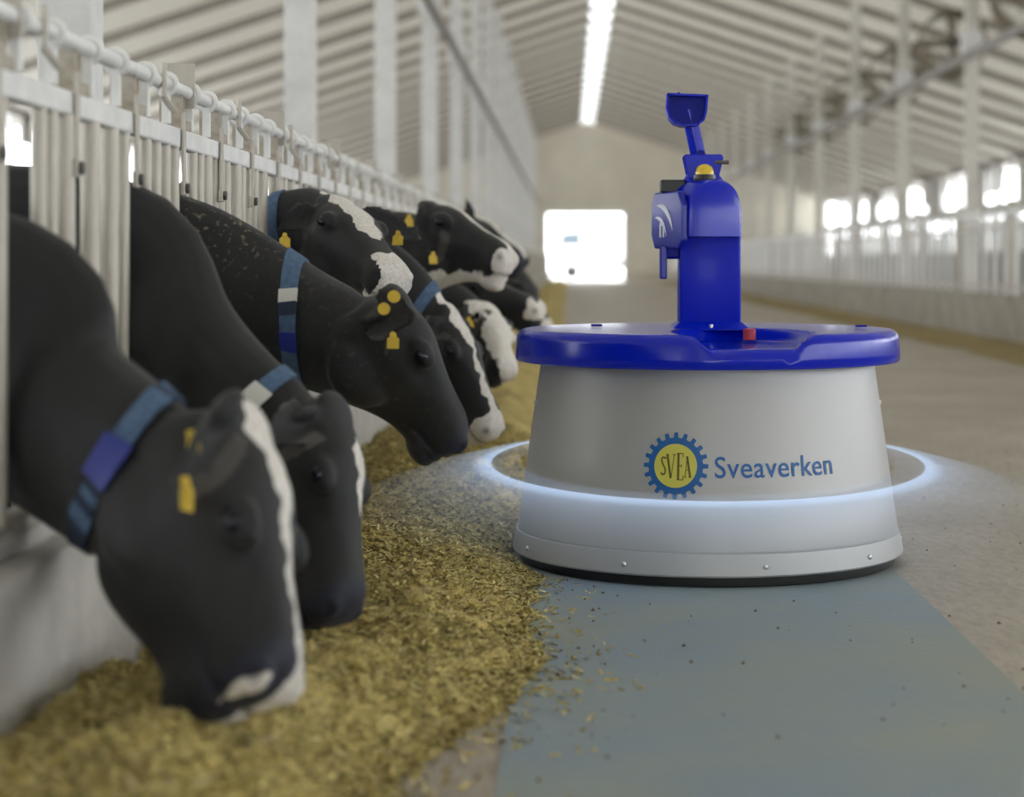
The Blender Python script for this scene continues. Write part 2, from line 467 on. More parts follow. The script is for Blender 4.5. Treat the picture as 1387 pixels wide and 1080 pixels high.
# ------------------------------------------------------------------ feeding robot
RB = empty('feed_pusher_robot', (0.4625, 6.5, 0))
tag(RB, 'round grey feed-pushing robot with blue lid and camera tower standing on the alley floor', 'robot')
def rbody(z): return .64 + (.56 - .64) * (z - .105) / (.67 - .105)
MB().lathe([(.05, .0), (.615, .0), (.63, .006), (.634, .03), (.632, .05), (.6, .05)], 128).build('rubber_skirt', M['rubber'], RB, smooth=True)
br = MB().lathe([(.6, .036), (.652, .036), (.657, .042), (.6445, .106), (.640, .108), (.6, .108)], 128).build('base_ring', M['shell'], RB, smooth=True, sharp=.6)
sh = MB().lathe([(.6, .104), (.636, .104), (.6385, .108)] + [(rbody(z) , z) for z in np.linspace(.115, .665, 10)] + [(.5, .672)], 160).build('body_shell', M['shell'], RB, smooth=True, sharp=.6)
sm = MB().lathe([(0.0, .006), (.004, .0055), (.0075, .003), (.0085, 0)], 12).mesh('screw', smooth=True); sm.materials.append(M['steel'])
for a in (-67, -27, 12, 48, 88, 128, 168, 208, 250):
    th = math.radians(a); r = .6525
    instance('screw', sm, br, (r * math.sin(th), -r * math.cos(th), .068), (PI / 2, 0, th))
for a, z in ((-84, .53), (84, .53)):
    th = math.radians(a); r = rbody(z)
    instance('screw', sm, sh, (r * math.sin(th), -r * math.cos(th), z), (PI / 2, 0, th))

# blue lid with the scooped dish at the front
def lid_z(x, y):
    d = np.hypot((x - .085) / .215, (y + .40) / .33)
    n = sstep(1.05, .86, d)
    return .776 + .006 * (1 - np.hypot(x, y) / .6) - .043 * n
nt_, lid_v, lid_f = 192, [], []
prof = []
for r in np.concatenate([np.linspace(.06, .55, 32), np.linspace(.565, .61, 5)]): prof.append((r, None, 0))
for k in range(1, 7):
    a = PI / 2 * k / 6; prof.append((.61 + .033 * math.sin(a), None, -.033 * (1 - math.cos(a))))
prof += [(.646, .70, 0), (.647, .676, 0), (.641, .669, 0), (.55, .669, 0), (.06, .669, 0)]
m_ = len(prof)
for i in range(nt_):
    th = 2 * PI * i / nt_
    for r, z, dz in prof:
        x, y = r * math.cos(th), r * math.sin(th)
        lid_v.append((x, y, float(lid_z(x, y)) + dz if z is None else z))
for i in range(nt_):
    for j in range(m_ - 1):
        a = i * m_ + j; b = ((i + 1) % nt_) * m_ + j; lid_f.append((a, b, b + 1, a + 1))
lb = MB().add(lid_v, lid_f)
lid = lb.build('lid', M['blue_gloss'], RB, smooth=True, sharp=1.0)
bt = MB().lathe([(0, .05), (.017, .05), (.021, .046), (.021, .014), (.016, .012), (.016, 0)], 20).build('stop_button', M['red'], lid, (.122, -.25, .733), smooth=True)
tag(bt, 'red emergency stop button')
MB().lathe([(0, .012), (.024, .012), (.027, .006), (.027, 0)], 20).build('button_collar', M['blue_dark'], lid, (.122, -.25, .733), smooth=True)
for x, y in ((-.372, .05), (.52, -.02)):
    MB().box((0, 0, .008), (.04, .03, .008)).build('lid_catch', M['blue_dark'], lid, (x, y, .776), bevel=.005)
for x, y in ((.0, -.105),):
    MB().tube((0, 0, 0), (0, 0, .014), .007, 10).build('tower_bolt', M['steel'], lid, (x + .0075, y, .778))

tw = MB().prism([(-.102, .775), (-.102, 1.13), (.102, 1.13), (.102, .775)], -.085, .085)
tower = tw.build('tower', M['blue'], RB, (.0075, 0, 0), bevel=.01, seg=3, smooth=True)
MB().add(*(lambda a, b: ([(-a, -a * .9, .772), (a, -a * .9, .772), (a, a * .9, .772), (-a, a * .9, .772), (-b, -b * .86, .80), (b, -b * .86, .80), (b, b * .86, .80), (-b, b * .86, .80)],
    [(0, 3, 2, 1), (4, 5, 6, 7), (0, 1, 5, 4), (1, 2, 6, 5), (2, 3, 7, 6), (3, 0, 4, 7)]))(.135, .1035)).build('tower_foot', M['blue'], RB, (.0075, 0, 0), bevel=.006)

# hood: arched box turned a little, its left flank showing
RH = Matrix.Rotation(math.radians(22), 3, 'Z')
hood_c = Vector((-.028, -.02, 0))
def hood_pt(p): return RH @ Vector(p) + hood_c
rings = []
NA = 22
for t, sc in ((-.145, .80), (-.138, .93), (-.115, 1.0), (.10, 1.0), (.13, .97), (.15, .85)):
    rg = []
    for i in range(NA + 1):
        a = PI * i / NA
        x = .098 * math.copysign(abs(math.cos(a)) ** .75, math.cos(a)); z = 1.13 + .145 * abs(math.sin(a)) ** .72
        rg.append((x * sc, t, 1.10 + (z - 1.10) * (1 if sc > .99 else .4 + .6 * sc)))
    low = 1.062 if t > -.1 else 1.085
    rg = [(.098 * sc, t, low)] + rg + [(-.098 * sc, t, low)]
    rings.append(rg)
hb = MB(); n = len(rings[0]); vv = [hood_pt(p) for r in rings for p in r]; ff = []
for k in range(len(rings) - 1):
    for i in range(n):
        a = k * n + i; b = k * n + (i + 1) % n; ff.append((a, b, b + n, a + n))
ff += [tuple(range(n)), tuple(range((len(rings) - 1) * n, len(rings) * n))]
hood = hb.add(vv, ff).build('hood', M['blue_gloss'], RB, smooth=True, sharp=.9)
# left flank panel with white swoosh decal
fl = MB().prism([(-.10, 1.045), (-.125, 1.09), (-.125, 1.20), (-.10, 1.235), (.09, 1.235), (.12, 1.19), (.12, 1.07), (.09, 1.045)], -.012, .012)
flv = fl.mesh('flank_panel', bevel=.006)
flank = obj('flank_panel', flv, M['blue_side'], RB)
flank.rotation_euler = (0, 0, math.radians(-68)); flank.location = hood_pt((-.108, -.0, 0))
sw = MB()
for (c0, c1, w0, ph) in (((-.06, 1.06), .13, .011, 0), ((-.08, 1.05), .10, .008, 0)):
    v = []; f = []
    for i in range(13):
        a = math.radians(20 + 75 * i / 12); ww = w0 * math.sin(PI * (i + .6) / 13.2)
        for r in (c1 - ww, c1 + ww): v.append((c0[0] + r * math.cos(a) * .9, -.0135, c0[1] + r * math.sin(a)))
    for i in range(12): f.append((2 * i, 2 * i + 2, 2 * i + 3, 2 * i + 1))
    sw.add(v, f)
sw.box((-.045, -.0135, 1.105), (.012, .002, .045)); sw.box((-.02, -.0135, 1.105), (.012, .002, .045)); sw.box((-.032, -.0135, 1.127), (.03, .002, .012))
swo = sw.build('swoosh_decal', M['decal'], flank)
MB().box((0, 0, 0), (.024, .05, .115)).build('lever', M['blue_side'], RB, (-.148, -.03, 1.0), bevel=.006)
MB().box((0, 0, 0), (.05, .05, .06)).build('lever_mount', M['blue_dark'], RB, (-.115, -.03, 1.04), bevel=.008)
MB().box((0, 0, 0), (.085, .09, .045)).build('sensor_box', M['black'], RB, (-.115, .0, 1.255), bevel=.006)
# neck bracket, beacon, arm, camera head
MB().lathe([(.075, 1.255), (.07, 1.275), (.052, 1.30), (.0, 1.305)], 32).build('turret', M['blue'], RB, (-.012, 0, 0), smooth=True)
nb = MB()
for y in (-.045, .045): nb.prism([(-.05, 1.28), (-.066, 1.355), (-.062, 1.362), (.062, 1.362), (.068, 1.35), (.05, 1.28)], y - .007, y + .007)
nb.box((0, 0, 1.285), (.098, .1, .012))
brk = nb.build('neck_bracket', M['blue'], RB, (-.014, 0, 0), bevel=.003)
MB().tube((.04, -.05, 1.335), (.085, -.05, 1.335), .007).build('pivot_pin', M['dark_iron'], brk)
MB().lathe([(.036, -.008), (.038, 0), (.036, .014), (.031, .015), (.0, .015)], 28).build('beacon_base', M['black'], RB, (-.012, -.075, 1.278), smooth=True)
MB().lathe([(.031, .0), (.031, .012), (.025, .028), (.012, .037), (0, .038)], 28).build('beacon_lens', M['beacon'], RB, (-.012, -.075, 1.29), smooth=True)
ar = MB()
a0, a1 = Vector((-.022, 0, 1.33)), Vector((-.062, -.005, 1.515))
ar.tube(a0, a1, .026, 24)
arm = ar.build('arm', M['blue_gloss'], RB, smooth=True)
MB().tube((-.022, -.035, 1.362), (-.022, .035, 1.362), .016, 16).build('arm_joint', M['blue_dark'], RB, smooth=True)
hp = [(-.066, .055), (.066, .05), (.062, .0), (.054, -.03), (.035, -.047), (-.015, -.05), (-.042, -.042), (-.06, -.022), (-.07, .008)]
ch = MB().prism(hp, -.03, .07).build('camera_head', M['blue_dark'], RB, (-.068, .0, 1.508), bevel=.004)
hv = MB()
for i in range(len(hp)):
    p, q = Vector((hp[i][0], 0, hp[i][1])), Vector((hp[(i + 1) % len(hp)][0], 0, hp[(i + 1) % len(hp)][1]))
    c = (p + q) / 2; d = (q - p); hv.box(c + Vector((0, -.045, 0)), (d.length + .004, .05, .007), Matrix.Rotation(math.atan2(-d.z, d.x), 3, 'Y'))
hv.build('visor', M['blue'], RB, (-.068, 0, 1.508))
MB().tube((-.03, -.066, .056), (-.03, -.02, .056), .006, 8).build('visor_bolt', M['blue'], ch)

# the printed emblem and name, wrapped on the cone
def wrap(sx, sz, off=.0022):
    z = sz; r = rbody(z) + off; th = sx / rbody(.35)
    return (r * math.sin(th), -r * math.cos(th), z)
LC = (-.139, .372)
def annulus_mesh(r_in, r_out, n, steps=4, off=.002):
    b = MB(); v = []; f = []
    for i in range(n):
        a = 2 * PI * i / n + PI / 2; ro = r_out(i) if callable(r_out) else r_out
        for k in range(steps + 1):
            r = r_in + (ro - r_in) * k / steps; v.append(wrap(LC[0] + r * math.cos(a), LC[1] + r * math.sin(a), off))
    for i in range(n):
        for k in range(steps):
            a = i * (steps + 1) + k; c = ((i + 1) % n) * (steps + 1) + k; f.append((a, a + 1, c + 1, c))
    return b.add(v, f)
NT = 20
def gear_r(i):
    ph = (i % 16) / 16.0
    d = min(ph, 1 - ph)
    return .1015 if d < .2 else (.0855 if d > .26 else .0855 + (.1015 - .0855) * (.26 - d) / .06)
lg = annulus_mesh(.066, gear_r, NT * 16, 4).build('emblem_gear', M['logo_blue'], sh)
annulus_mesh(.0, .067, 64, 5, .0026).build('emblem_disc', M['logo_yellow'], sh)
lt = MB()
def stroke(x0, z0, x1, z1, w, nseg=4):
    dx, dz = x1 - x0, z1 - z0; L = math.hypot(dx, dz); nx, nz = -dz / L * w / 2, dx / L * w / 2
    v = []; f = []
    for i in range(nseg + 1):
        t = i / nseg; x = x0 + dx * t; z = z0 + dz * t
        v += [wrap(LC[0] + x + nx, LC[1] + z + nz, .0034), wrap(LC[0] + x - nx, LC[1] + z - nz, .0034)]
    for i in range(nseg): f.append((2 * i, 2 * i + 2, 2 * i + 3, 2 * i + 1))
    lt.add(v, f)
# S
pts = [(-.031, .022), (-.036, .026), (-.042, .024), (-.044, .015), (-.040, .005), (-.034, -.005), (-.031, -.015), (-.033, -.025), (-.039, -.028), (-.044, -.022)]
for p, q in zip(pts[:-1], pts[1:]): stroke(*p, *q, .005, 1)
stroke(-.030, .020, -.030, .027, .002, 1); stroke(-.045, -.027, -.045, -.02, .002, 1)
# V
stroke(-.026, .034, -.014, -.038, .0065); stroke(-.004, .034, -.013, -.036, .0025); stroke(-.031, .034, -.02, .034, .0025, 1); stroke(-.009, .034, .001, .034, .0025, 1)
# E
stroke(.009, .038, .009, -.042, .007); stroke(.004, .038, .024, .038, .003); stroke(.004, -.042, .025, -.042, .003); stroke(.009, .0, .02, .0, .003)
stroke(.023, .039, .023, .026, .0025, 1); stroke(.024, -.043, .024, -.028, .0025, 1); stroke(.019, -.006, .019, .006, .0022, 1)
# A
stroke(.037, .030, .030, -.034, .0025); stroke(.036, .030, .046, -.034, .0065); stroke(.032, -.012, .041, -.012, .0025, 2); stroke(.027, -.034, .034, -.034, .0025, 1); stroke(.041, -.034, .050, -.034, .0025, 1)
lt.build('emblem_lettering', M['logo_brown'], sh)
def text_mesh(body, size):
    cu = bpy.data.curves.new('lettering', 'FONT'); cu.body = body; cu.size = size; cu.resolution_u = 4; cu.space_character = 1.04; cu.offset = .0006
    o = bpy.data.objects.new('lettering_source', cu); COL.objects.link(o)
    dg = bpy.context.evaluated_depsgraph_get(); dg.update()
    me = bpy.data.meshes.new_from_object(o.evaluated_get(dg))
    bpy.data.objects.remove(o); bpy.data.curves.remove(cu)
    return me
tm = text_mesh('Sveaverken', .1)
tm.name = 'brand_lettering'
xs = [v.co.x for v in tm.vertices]; x0, x1 = min(xs), max(xs)
TX0, TX1, TB, TS = -.018, .383, .337, .92
for v in tm.vertices:
    x = TX0 + (v.co.x - x0) / (x1 - x0) * (TX1 - TX0); v.co = wrap(x, TB + v.co.y * TS, .0022)
tm.materials.clear()
obj('brand_lettering', tm, M['logo_blue'], sh)

# overlay glow round the robot, imitated by an added emissive veil; no lamp part
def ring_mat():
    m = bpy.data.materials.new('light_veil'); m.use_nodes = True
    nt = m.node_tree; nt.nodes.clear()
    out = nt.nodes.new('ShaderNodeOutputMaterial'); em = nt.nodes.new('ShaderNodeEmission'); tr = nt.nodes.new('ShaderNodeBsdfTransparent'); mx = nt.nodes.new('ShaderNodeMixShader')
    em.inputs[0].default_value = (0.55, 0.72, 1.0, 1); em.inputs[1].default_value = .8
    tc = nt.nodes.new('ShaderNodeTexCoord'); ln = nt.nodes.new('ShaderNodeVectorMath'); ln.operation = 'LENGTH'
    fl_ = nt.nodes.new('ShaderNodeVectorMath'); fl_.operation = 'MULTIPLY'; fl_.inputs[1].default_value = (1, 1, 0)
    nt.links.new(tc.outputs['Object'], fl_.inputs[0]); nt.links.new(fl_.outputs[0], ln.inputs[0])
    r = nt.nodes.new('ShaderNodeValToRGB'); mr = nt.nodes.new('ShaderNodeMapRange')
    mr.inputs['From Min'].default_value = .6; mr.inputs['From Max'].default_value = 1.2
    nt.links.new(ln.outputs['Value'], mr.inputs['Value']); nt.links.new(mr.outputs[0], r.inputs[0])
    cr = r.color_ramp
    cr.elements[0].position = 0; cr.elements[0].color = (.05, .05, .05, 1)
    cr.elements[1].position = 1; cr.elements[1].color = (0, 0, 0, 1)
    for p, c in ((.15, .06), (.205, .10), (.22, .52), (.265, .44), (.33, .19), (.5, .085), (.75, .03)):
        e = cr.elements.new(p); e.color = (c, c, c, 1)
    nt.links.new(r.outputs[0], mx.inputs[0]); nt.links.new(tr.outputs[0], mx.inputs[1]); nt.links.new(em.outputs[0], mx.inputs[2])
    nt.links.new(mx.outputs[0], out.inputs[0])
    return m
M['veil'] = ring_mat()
vb = MB().lathe([(.63, 0), (.73, 0), (.85, -.02), (1.0, -.06), (1.15, -.11), (1.3, -.16)], 128)
o = vb.build('glow_overlay', M['veil'], RB, (0, 0, .325))
o.rotation_euler = (.062, 0, 0)
tag(o, 'pale blue overlay glow ringing the robot')

# ------------------------------------------------------------------ blue path overlay, added as a thin slab on the floor
lane = tag(slab(-.14, 1.05, -4.0, 6.55, 0.0005, .003).build('overlay_path', M['lane']), 'blue path graphic overlaid on the concrete in front of the robot', 'path overlay')

# ------------------------------------------------------------------ feed heap
def feed_edge(y): return -.115 - .24 * sstep(4.75, 3.55, y) + .10 * vnoise(y, y * 0 + 3, 5, .45) + .05 * vnoise(y, y * 0 + 9, 6, .15)
def feed_h(x, y):
    H = (.13 + .085 * sstep(4.5, 3.7, y)) * (1 - .30 * sstep(-.68, -1.0, x))
    d = feed_edge(y) - x
    base = H * sstep(-.02, .34, d)
    m = sstep(-.02, .12, d)
    base = base + m * (.065 * vnoise(x, y, 1, .24) + .05 * vnoise(x, y, 2, .10) + .022 * vnoise(x, y, 3, .04))
    rob = np.hypot(np.asarray(x) - .4625, np.asarray(y) - 6.5)
    return np.where((d > -.02) & (rob > .668), np.maximum(base, .004), -.02)
def add_tint(me, cols):
    a = me.color_attributes.new('tint', 'FLOAT_COLOR', 'POINT')
    c4 = np.ones((len(cols), 4), np.float32); c4[:, :3] = cols
    a.data.foreach_set('color', c4.ravel())
gx = np.linspace(-1.005, .02, 76); gy = np.concatenate([np.arange(2.4, 9, .0145), np.arange(9, 30, .05), np.arange(30, 100, .5)])
GX, GY = np.meshgrid(gx, gy); GZ = feed_h(GX, GY)
fv = np.stack([GX, GY, GZ], -1).reshape(-1, 3)
nx, ny = len(gx), len(gy)
ii = (np.arange(ny - 1)[:, None] * nx + np.arange(nx - 1)[None]).ravel()
fq = np.stack([ii, ii + 1, ii + 1 + nx, ii + nx], 1)
keep = fv[fq][:, :, 2].max(1) > 0
fq = fq[keep]
tcol = np.array([.62, .50, .18]) * (1 + .35 * vnoise(GX, GY, 21, .12)[..., None] + .3 * vnoise(GX, GY, 22, .4)[..., None]).reshape(-1, 1)
# loose chopped flakes lying on the heap
NF = 62000
fy = 2.5 + RNG.random(NF) ** 1.5 * 8.0; fx = RNG.uniform(-1.0, -.02, NF)
fz = feed_h(fx, fy); ok = fz > 0.0
stray = 1500
sx = feed_edge(np.array(fy[:stray])) + RNG.exponential(.07, stray); fx[:stray] = sx; ok[:stray] = np.hypot(sx - .4625, fy[:stray] - 6.5) > .68; fz[:stray] = np.maximum(feed_h(sx, fy[:stray]), .003)
fx, fy, fz = fx[ok], fy[ok], fz[ok]; NF = len(fx)
ln_ = RNG.uniform(.006, .017, NF); long_ = RNG.random(NF) < .012; ln_[long_] *= 2.6; wd = RNG.uniform(.002, .0045, NF)
az = RNG.uniform(0, 2 * PI, NF); tl = RNG.normal(0, .35, NF); rl = RNG.uniform(-.8, .8, NF)
d1 = np.stack([np.cos(az) * np.cos(tl), np.sin(az) * np.cos(tl), np.sin(tl)], 1) * ln_[:, None]
d2 = np.stack([-np.sin(az) * np.cos(rl), np.cos(az) * np.cos(rl), np.sin(rl)], 1) * wd[:, None]
c = np.stack([fx, fy, fz + .004], 1)
qv = np.stack([c - d1 - d2, c + d1 - d2, c + d1 + d2, c - d1 + d2], 1).reshape(-1, 3)
qv[:, 2] = np.maximum(qv[:, 2], .001)
qf = (np.arange(NF)[:, None] * 4 + np.arange(4)) + len(fv)
pal = np.array([[.76, .64, .26], [.68, .56, .21], [.52, .42, .15], [.80, .70, .34], [.60, .53, .18], [.36, .28, .10]])
qc = pal[RNG.integers(0, len(pal), NF)] * RNG.uniform(.8, 1.2, (NF, 1)); qc[long_] = (.66, .56, .30)
me = bpy.data.meshes.new('feed_heap')
allv = np.concatenate([fv, qv]).astype(np.float32); allf = np.concatenate([fq, qf]).astype(np.int32)
me.vertices.add(len(allv)); me.vertices.foreach_set('co', allv.ravel())
me.loops.add(allf.size); me.loops.foreach_set('vertex_index', allf.ravel())
me.polygons.add(len(allf)); me.polygons.foreach_set('loop_start', np.arange(0, allf.size, 4, dtype=np.int32))
sm_ = np.zeros(len(allf), bool); sm_[:len(fq)] = True; me.polygons.foreach_set('use_smooth', sm_)
me.update(calc_edges=True); me.validate()
add_tint(me, np.concatenate([tcol, np.repeat(qc, 4, 0)]))
tag(obj('feed_heap', me, M['feed']), 'long heap of chopped yellow-brown feed along the kerb under the cows', 'feed', kind='stuff')
# a thin swept-up strip of feed at the far kerb
gx = np.linspace(4.35, 5.15, 14); gy = np.arange(8, 100, .25); GX, GY = np.meshgrid(gx, gy)
GZ = .002 + .07 * sstep(4.4, 5.1, GX + .2 * vnoise(GX, GY, 31, .8)) + .02 * vnoise(GX, GY, 32, .4)
fv = np.stack([GX, GY, np.maximum(GZ, -.005)], -1).reshape(-1, 3); nx, ny = len(gx), len(gy)
ii = (np.arange(ny - 1)[:, None] * nx + np.arange(nx - 1)[None]).ravel()
me = mesh_np('feed_strip', fv, np.stack([ii, ii + 1, ii + 1 + nx, ii + nx], 1), True)
add_tint(me, np.array([.36, .28, .11]) * (1 + .4 * vnoise(GX, GY, 33, .5)).reshape(-1, 1))
tag(obj('feed_strip', me, M['feed']), 'thin strip of leftover feed along the opposite kerb', 'feed', kind='stuff')
# crumbs and dirt on the concrete
cb = MB()
for i in range(300):
    y = 4.0 + random.random() ** 1.3 * 7; x = random.gauss(1.25, .75) if random.random() < .7 else random.gauss(-.02, .12)
    if x < -.2 or (math.hypot(x - .46, y - 6.5) < .68): continue
    r = random.uniform(.002, .006) * (1.5 if random.random() < .1 else 1)
    p = [Vector((math.cos(a) * r * random.uniform(.7, 1.3), math.sin(a) * r * random.uniform(.7, 1.3), .0)) for a in (0, 1.6, 3.1, 4.7)]
    c = Vector((x, y, .0032)); cb.add([c + q for q in p] + [c + Vector((0, 0, r * 1.1))], [(0, 1, 4), (1, 2, 4), (2, 3, 4), (3, 0, 4)])
tag(cb.build('floor_crumbs', mat('dirt_crumbs', (.20, .15, .09), .9, 0, .5, 20)), 'scattered crumbs of feed and dirt on the concrete round the robot', 'dirt', kind='stuff')

# ------------------------------------------------------------------ headlock fence, left
COW_Y = [3.845, 4.845, 5.455, 7.0, 7.72, 8.5, 8.98, 9.65, 11.0, 12.3]
FL = empty('headlock_fence', (RAIL_L, 0, 0))
tag(FL, 'galvanised headlock feed fence on the kerb with the cows reaching through', 'fence')
FY0, FY1 = 2.4, 100.0
MB().box((0, (FY0 + FY1) / 2, 1.345), (.035, FY1 - FY0, .055)).build('top_rail', M['galv_light'], FL, bevel=.006)
MB().box((0, (FY0 + FY1) / 2, .475), (.04, FY1 - FY0, .04)).build('bottom_rail', M['galv'], FL)
MB().tube((0, FY0, 1.485), (0, FY1, 1.485), .019, 12).build('control_pipe', M['galv_light'], FL, smooth=True)
bar_m = MB().tube((0, 0, .43), (0, 0, 1.32), .0165, 12).mesh('bar', smooth=True); bar_m.materials.append(M['galv'])
bar_t = MB().tube((0, 0, .43), (0, 0, 1.32), .023, 12).mesh('thick_bar', smooth=True); bar_t.materials.append(M['galv'])
ys = [(2.6, 0), (2.75, 0), (2.9, 1), (3.1, 0), (3.25, 0), (3.4, 0), (3.52, 1), (3.695, 0), (3.975, 0), (4.065, 0), (4.18, 1), (4.40, 1), (4.585, 1), (4.725, 0), (4.97, 0), (5.09, 0), (5.21, 0), (5.325, 0),
      (5.585, 0), (5.69, 0), (5.79, 1), (5.93, 0), (6.03, 0), (6.13, 0), (6.3, 1), (6.42, 0), (6.55, 0), (6.68, 0), (6.84, 1)]
y = 7.14
k = 0
while y < 22:
    ys.append((y, 1 if k % 4 == 0 else 0)); y += (.11, .11, .2, .16)[k % 4]; k += 1
for y, t in ys:
    if min(abs(y - c) for c in COW_Y) < .118: continue
    instance('bar', bar_t if t else bar_m, FL, (0, y, 0))
fb = MB(); y = 22.0
while y < FY1 - .2:
    fb.tube((0, y, .43), (0, y, 1.32), .0165, 6); y += .145
tag(fb.build('far_bars', M['galv'], FL), kind='stuff')
# latch straps, pipe collars and bracket plates, one set per slot
st_m = MB().box((.024, 0, 1.315), (.008, .03, .20)).box((.024, 0, 1.205), (.012, .042, .04)).mesh('latch_strap', bevel=.003); st_m.materials.append(M['galv'])
co_m = MB().ring((0, 0, 1.485), (0, 1, 0), .026, .0095, 18, 8).box((0, 0, 1.428), (.02, .03, .1)).mesh('pipe_collar', smooth=True); co_m.materials.append(M['galv_light'])
pl_m = MB().box((-.02, 0, 1.42), (.065, .012, .10)).box((-.025, .09, 1.42), (.05, .012, .10)).box((.012, .045, 1.385), (.012, .10, .03)).mesh('bracket_plate', bevel=.002); pl_m.materials.append(M['rust'])
hk_m = MB().tube((.02, 0, 1.44), (.02, 0, 1.53), .009, 8).tube((.02, 0, 1.44), (.045, .03, 1.40), .009, 8).mesh('hook', smooth=True); hk_m.materials.append(M['galv'])
bh_m = MB().tube((.02, 0, 1.205), (.04, 0, 1.205), .014, 8).mesh('bolt'); bh_m.materials.append(M['dark_iron'])
yy = 3.03
k = 0
while yy < 24:
    s = instance('latch_strap', st_m, FL, (0, yy + .58, 0)); instance('bolt', bh_m, s, (0, 0, 0))
    instance('pipe_collar', co_m, FL, (0, yy + .20, 0)); instance('pipe_collar', co_m, FL, (0, yy + .46, 0))
    instance('bracket_plate', pl_m, FL, (0, yy + .04, 0))
    if k % 2: instance('hook', hk_m, FL, (0, yy + .33, 0))
    if k % 3 == 1:
        MB().box((-.02, 0, 1.505), (.085, .01, .13)).build('number_plate', M['galv'], FL, (0, yy + .16, 0))
    yy += .58; k += 1
po_m = MB().box((-.03, 0, .7), (.06, .05, 1.6)).mesh('fence_post', bevel=.005); po_m.materials.append(M['galv_light'])
for y in (3.62, 6.18, 10.75, 13.3, 16.0, 19.1, 22.3, 26, 30, 34, 38, 42, 46, 50, 56, 62, 70, 80): instance('fence_post', po_m, FL, (-.03, y, 0))

# ------------------------------------------------------------------ headlock fence, right
FR = empty('headlock_fence', (RAIL_R, 0, 0))
tag(FR, 'long row of empty galvanised headlocks across the alley behind the robot', 'fence')
MB().box((0, 56, 1.60), (.05, 92, .06)).build('top_rail', M['galv_light'], FR)
MB().box((0, 56, 1.42), (.04, 92, .04)).build('middle_rail', M['galv'], FR)
MB().box((0, 56, .70), (.05, 92, .05)).build('bottom_rail', M['galv'], FR)
bm2 = MB().tube((0, 0, .62), (0, 0, 1.58), .03, 10).mesh('bar', smooth=True); bm2.materials.append(M['galv_light'])
pm2 = MB().box((0, 0, .9), (.09, .09, 1.7)).mesh('fence_post'); pm2.materials.append(M['galv'])
for k in range(150): instance('bar', bm2, FR, (0, 14 + k * .57, 0))
for k in range(30): instance('fence_post', pm2, FR, (.02, 13.9 + k * 3, 0))

# ------------------------------------------------------------------ circulation fans on the right columns
def make_fan():
    r = empty('circulation_fan')
    MB().lathe([(.60, -.2), (.62, -.22), (.64, -.2), (.62, .2), (.60, .2), (.60, -.2)], 32).build('shroud', M['fan'], r, smooth=True)
    gr = MB()
    for q in (.2, .4, .58): gr.ring((0, 0, -.19), (0, 0, 1), q, .008, 28, 5)
    for a in range(8): gr.tube((0, 0, -.19), (.6 * math.cos(a * PI / 4), .6 * math.sin(a * PI / 4), -.19), .007, 5)
    gr.build('guard', M['fan'], r)
    MB().tube((0, 0, -.12), (0, 0, .18), .1, 14).build('motor', M['dark_iron'], r)
    bl = MB()
    v = []
    for t in (0, 1):
        for (x, w, tw_) in ((.1, .05, .5), (.3, .09, .4), (.55, .1, .25)):
            for s in (-1, 1): v.append((x, s * w, s * tw_ * w + t * .012))
    f = [(0, 2, 3, 1), (2, 4, 5, 3), (6, 7, 9, 8), (8, 9, 11, 10), (0, 1, 7, 6), (4, 10, 11, 5), (0, 6, 8, 2), (2, 8, 10, 4), (1, 3, 9, 7), (3, 5, 11, 9)]
    bme = MB().add(v, f).mesh('blade'); bme.materials.append(M['fan'])
    for a in range(4): instance('blade', bme, r, (0, 0, 0), (0, 0, a * PI / 2))
    MB().box((-.68, 0, 0), (.12, .06, .06)).build('mount', M['dark_iron'], r)
    r.rotation_euler = (PI / 2 - .25, 0, 0)
    return r
def copy_tree(o, parent=None):
    c = o.copy(); COL.objects.link(c); c.parent = parent
    for ch in o.children: copy_tree(ch, c)
    return c
fan = make_fan()
names = ['first and biggest, at the top right', 'second from the front', 'third from the front', 'fourth from the front', 'fifth from the front', 'farthest and smallest']
for i, y in enumerate((29.4, 35.6, 41.7, 47.8, 53.9, 60.0)):
    o = fan if i == 0 else copy_tree(fan)
    o.location = (CR + .12 + .74, y, 5.05)
    tag(o, 'brown drum fan mounted on a right-hand column, ' + names[i], 'fan', 'drum fans along the right-hand columns')

# ------------------------------------------------------------------ lorry outside the far doorway
LO = empty('lorry', (2.1, 116, 0))
tag(LO, 'white lorry parked in bright daylight outside the far doorway', 'lorry')
MB().box((1.6, 0, 2.35), (5.2, 2.3, 2.5)).build('cargo_box', M['white_body'], LO, bevel=.05)
cabm = MB().prism([(-3.0, .7), (-3.0, 2.0), (-2.7, 2.9), (-1.15, 3.0), (-1.15, .7)], -1.1, 1.1).build('cab', M['white_body'], LO, bevel=.06)
MB().prism([(-2.8, 1.95), (-2.62, 2.75), (-1.4, 2.85), (-1.4, 1.95)], -1.13, -1.09).build('side_window', M['window_grey'], cabm)
MB().box((1.0, -.2, .88), (6.4, 1.7, .46)).build('chassis', M['black'], LO)
wm = MB().tube((0, -.15, 0), (0, .15, 0), .48, 20).mesh('wheel', bevel=.03); wm.materials.append(M['rubber'])
for x in (-2.0, 2.3, 3.4):
    for y in (-.95, .95): instance('wheel', wm, LO, (x, y, .46))

